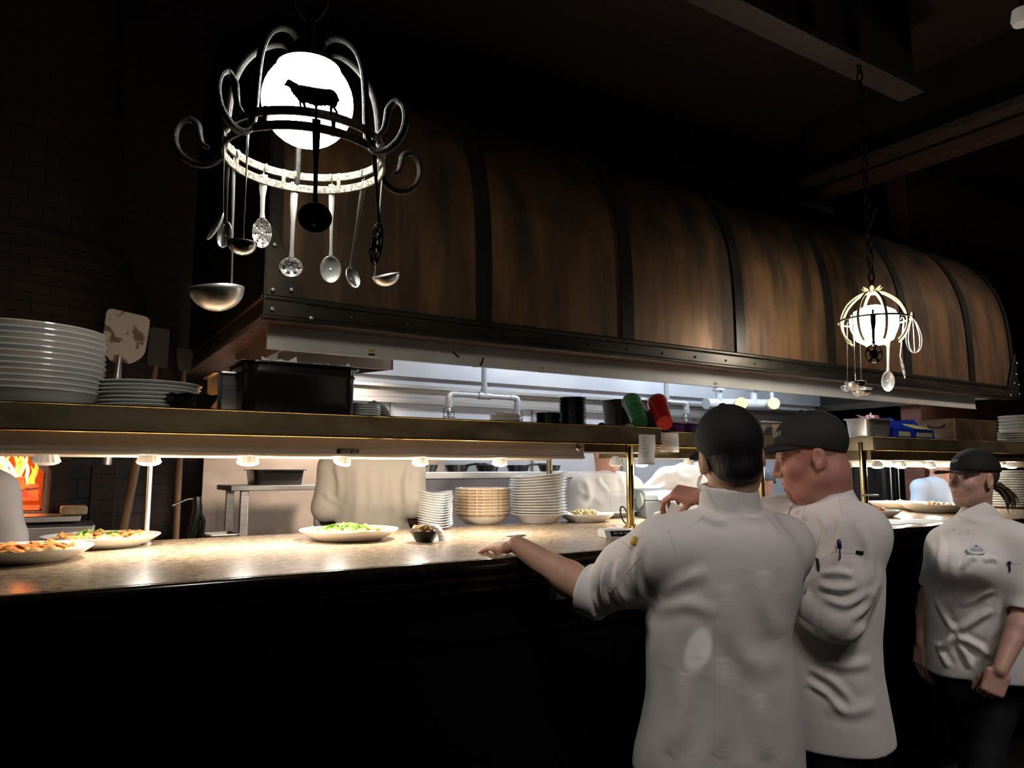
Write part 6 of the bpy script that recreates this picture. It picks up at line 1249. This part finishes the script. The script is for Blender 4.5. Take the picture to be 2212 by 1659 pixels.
sdf_obj('hair', [snet2(h3.skull(.005), .0035, h3.E((0, -.07, -.005), (.095, .075, .075)))], hair_br, pr3)
b0 = h3.p(0, -.1, -.03); g = G()
for k in range(70):
    r_ = RNG.normal(0, 1, 3); pts = [b0+RNG.normal(0, .006, 3), b0-h3.Fw*.035+r_*.008+V(0, 0, -.005), b0-h3.Fw*.05+r_*.012+V(0, 0, -.035)+e1*.012, b0-h3.Fw*.04+r_*.014+V(0, 0, -.075)+e1*.03+V(RNG.uniform(-.01, .01), 0, 0)]; g.tube(spline(pts, 4), [.0035]*8+[.003, .0025, .002, .0015, .0008], 5)
g.build('ponytail', hair_br, pr3, smooth=180)
eyes(pr3, h3); brows(pr3, h3, hair_br)
for (u, v) in ((2092, 1151), (2060, 1143), (2022, 1207), (2032, 1275), (2062, 1290), (2055, 1330)): button(jk3, u, v, .008)
badge(pr3, jk3, 2110, 1189, .036, .023, OV, 'MELISSA', .013, .05)
line_on('jacket_edge', jk3, [(2105, 1152), (2090, 1195), (2066, 1240), (2060, 1300), (2062, 1370), (2040, 1440)], seam_m, .0016); line_on('sleeve_pocket', jk3, [(2172, 1218), (2208, 1218)], seam_m, .0014)
p_, n = onto(jk3, 2180, 1222)
if p_ is not None:
    u_ = nrm(V(0, 0, 1)-n*n[2]); t = thing('pen', 'purple-blue pen in the sleeve pocket of the person with a ponytail', 'pen', p_); G().cyl(p_+n*.003-u_*.022, p_+n*.003+u_*.012, .0035).build('barrel', MATS['navy_plastic'], t); G().ell(p_+n*.005+u_*.013, (.008, .008, .006), 12).build('cap', MATS['navy_plastic'], t)
# ---------------------------------------------------------------- people in the kitchen
def cook(label, hc, hdir, skin_m, rows, arms, cl, hat=None, pitch=0, fwd=None, collar_r=.075, fine=True, sc=1.02, seed=5, smile=0, cre=None):
    e2 = nrm(V(hc[0], hc[1], 0)); e1 = V(e2[1], -e2[0], 0); h = Head(hc, e1*hdir[0]+e2*hdir[1], sc=sc, pitch=pitch); R = [row(*r) for r in rows]; Rs = sorted(R); top = V(Rs[-1][1], Rs[-1][2], Rs[-1][0]); lowc = V(Rs[0][1], Rs[0][2], Rs[0][0])
    P = h.prims(neck=top-V(0, 0, .03), smile=smile); J = [Loft(R, .03)]; boxes = [(hc-V(.16, .16, .17), hc+V(.16, .16, .17), .004)]
    for (S, E, W, q, left, bend) in arms:
        P += arm(S, E, W, .05, .044, .028); d = nrm(np.array(W)-np.array(E)); P += hand(W, d, nrm(V(0, 0, .9)-e2*.5), left, bend); J += [Cone(top-V(0, 0, .05), S, .06, .078, .05), Cone(S, E, .078, .07, .035)]
        if q > 0: J += [Cone(E, np.array(E)+(np.array(W)-np.array(E))*q, .066, .058, .03)]+cuff(np.array(E)+(np.array(W)-np.array(E))*max(0, q-.12), np.array(E)+(np.array(W)-np.array(E))*(q+.06), .06)
        else: J += cuff(np.array(E)+(np.array(S)-np.array(E))*.2, np.array(E)+d*.02, .073)
        boxes.append((np.minimum(W, np.array(W)+d*.19)-.06, np.maximum(W, np.array(W)+d*.19)+.06, .005))
    P.append(Loft([(r[0], r[1], r[2], r[3]-.025, r[4]-.025, r[5]) for r in R])); J += collar(None, top-V(0, 0, .03), top+(h.p(0, -.04, -.1)-top)*.35, collar_r+.008, collar_r)
    rt = V(math.cos(Rs[0][5]), math.sin(Rs[0][5]), 0); hl, hr_ = lowc-rt*.09, lowc+rt*.09; fl_, fr_ = V(hl[0], hl[1], 0), V(hr_[0], hr_[1], 0); f_ = fwd if fwd is not None else h.Fw; P += legs(hl, hr_, fl_, fr_, f_)
    J += [Cut(lowc+V(0, 0, .01), (0, 0, -1))]
    o = person(label, P, boxes, skin_m, .016); trousers(o, hl, hr_, fl_, fr_, f_, lowc+V(0, 0, .06)); j = sdf_obj('jacket', [snet(J, .0085, warp=folds(seed, .0035, 24))], cl, o, relax=2)
    if cre: crease(j, cre)
    if hat: cap(o, h, hat, visor=True, hh=.005)
    return o, h, j
dsk = skin('dark_skin', (.085, .04, .025), (.06, .03, .02)); lsk = skin('light_skin', (.55, .3, .22), (.5, .26, .19)); D = 3.8
cook('person in a cream jacket seen from behind, standing beyond the pass left of centre', aD(808, 925, D), (.2, .98), dsk, [(972, 745, 855, D, .09), (985, 722, 880, D, .115), (1010, 716, 890, D, .13), (1060, 726, 888, D, .135), (1110, 730, 884, D, .135), (1160, 728, 884, D, .14), (1300, 722, 890, D, .15), (1400, 722, 890, D, .15)],
     [(aD(722, 1012, D), aD(702, 1098, D-.05), aD(722, 1168, D+.14), 0, True, (.4, .4, .3)), (aD(884, 1010, D), aD(893, 1090, D-.05), aD(903, 1160, D+.14), 0, False, (.4, .4, .3))], cloth_c, cap_m, seed=31, cre=[([(725, 1000), (735, 1050), (728, 1100)], .012, .02), ([(885, 1000), (875, 1050), (882, 1100)], .012, .02), ([(770, 1000), (775, 1080), (765, 1150)], .009, .025), ([(835, 1000), (832, 1080), (840, 1150)], .009, .025), ([(800, 1020), (803, 1090), (800, 1150)], .006, .02), ([(700, 1060), (715, 1080), (732, 1085)], .01, .015)])
D = 4.6
o, h, j = cook('person in a white jacket facing right, eyes hidden by the brass shelf', aD(1310, 976, D), (.74, -.67), lsk, [(1022, 1272, 1345, D, .09), (1036, 1255, 1362, D, .12), (1060, 1240, 1372, D, .135), (1110, 1236, 1376, D, .14), (1160, 1236, 1376, D, .14), (1300, 1232, 1380, D, .15), (1370, 1232, 1380, D, .15)],
     [(aD(1262, 1050, D-.05), aD(1246, 1130, D-.1), aD(1290, 1165, D-.25), .5, False, (.4, .4, .3)), (aD(1362, 1055, D+.05), aD(1376, 1130, D-.05), aD(1350, 1165, D-.28), .5, True, (.4, .4, .3))], cloth, cap_m, seed=41, cre=[([(1262, 1035), (1275, 1060), (1268, 1090)], .016, .02), ([(1250, 1060), (1290, 1078), (1310, 1095)], .012, .02), ([(1290, 1030), (1300, 1050), (1320, 1065)], .014, .016), ([(1340, 1030), (1350, 1055), (1345, 1090)], .012, .018)])
line_on('apron_edge', j, [(1290, 1040), (1318, 1064), (1318, 1108)], seam_m, .002); line_on('apron_edge', j, [(1338, 1035), (1352, 1060)], seam_m, .002); line_on('jacket_edge', j, [(1300, 1028), (1322, 1062), (1350, 1062)], seam_m, .002)
D = 5.05
cook('person in a white jacket leaning over the line, behind the reaching hand', aD(1568, 958, D), (.75, -.5), lsk, [(1002, 1480, 1580, D, .1), (1015, 1440, 1600, D, .13), (1040, 1410, 1610, D, .15), (1080, 1400, 1610, D, .15), (1150, 1400, 1610, D, .15), (1350, 1410, 1600, D, .15)],
     [(aD(1440, 1035, D-.05), aD(1398, 1070, D-.2), aD(1380, 1110, D-.2), .5, False, (.4, .4, .3))], cloth, cap_m, seed=43, cre=[([(1395, 1050), (1430, 1025), (1470, 1022)], .016, .02), ([(1400, 1065), (1440, 1048), (1500, 1045)], .014, .02), ([(1450, 1010), (1470, 1030), (1500, 1035)], .014, .02)])
D = 6.0; hc = aD(1646, 1046, D); o, h, j = cook('small distant person in a slate cap with a brown bun, between the two nearest chefs', hc, (-.6, .8), lsk, [(1085, 1622, 1672, D, .09), (1100, 1605, 1690, D, .13), (1150, 1600, 1695, D, .14), (1300, 1600, 1695, D, .14)],
     [(aD(1608, 1110, D), aD(1600, 1170, D), aD(1610, 1215, D-.2), .3, True, (.4, .4, .3))], M('slate_shirt', (.08, .09, .12), .8), M('slate_cap', (.07, .085, .11), .8), seed=47)
g = G()
for k in range(14): g.ell(aD(1668+RNG.uniform(-6, 6), 1034+RNG.uniform(-7, 7), D-.05), .016, 8)
g.build('hair_bun', hair_br, o, smooth=180)
D = 6.35; cook('distant person in a pale blue shirt bending beyond the far pass', aD(2030, 1012, D), (.7, -.6), lsk, [(1035, 2000, 2040, D, .08), (1048, 1985, 2050, D, .12), (1070, 1980, 2055, D, .14), (1120, 1978, 2056, D, .14), (1250, 1978, 2056, D, .14)],
     [(aD(1990, 1055, D-.05), aD(1984, 1100, D-.1), aD(2000, 1130, D-.25), .4, False, (.4, .4, .3))], cloth_b, None, seed=53)
D = 3.0; cook('person in a white jacket cut off by the left edge, before the oven', aD(-60, 935, D), (.1, .99), lsk, [(1012, -95, -25, D, .09), (1030, -120, 0, D, .12), (1065, -130, 12, D, .135), (1120, -132, 22, D, .14), (1200, -135, 28, D, .145), (1450, -140, 30, D, .15)],
     [(aD(-12, 1065, D), aD(14, 1165, D-.02), aD(-5, 1240, D+.02), .2, False, (.4, .4, .3))], cloth, None, seed=59)
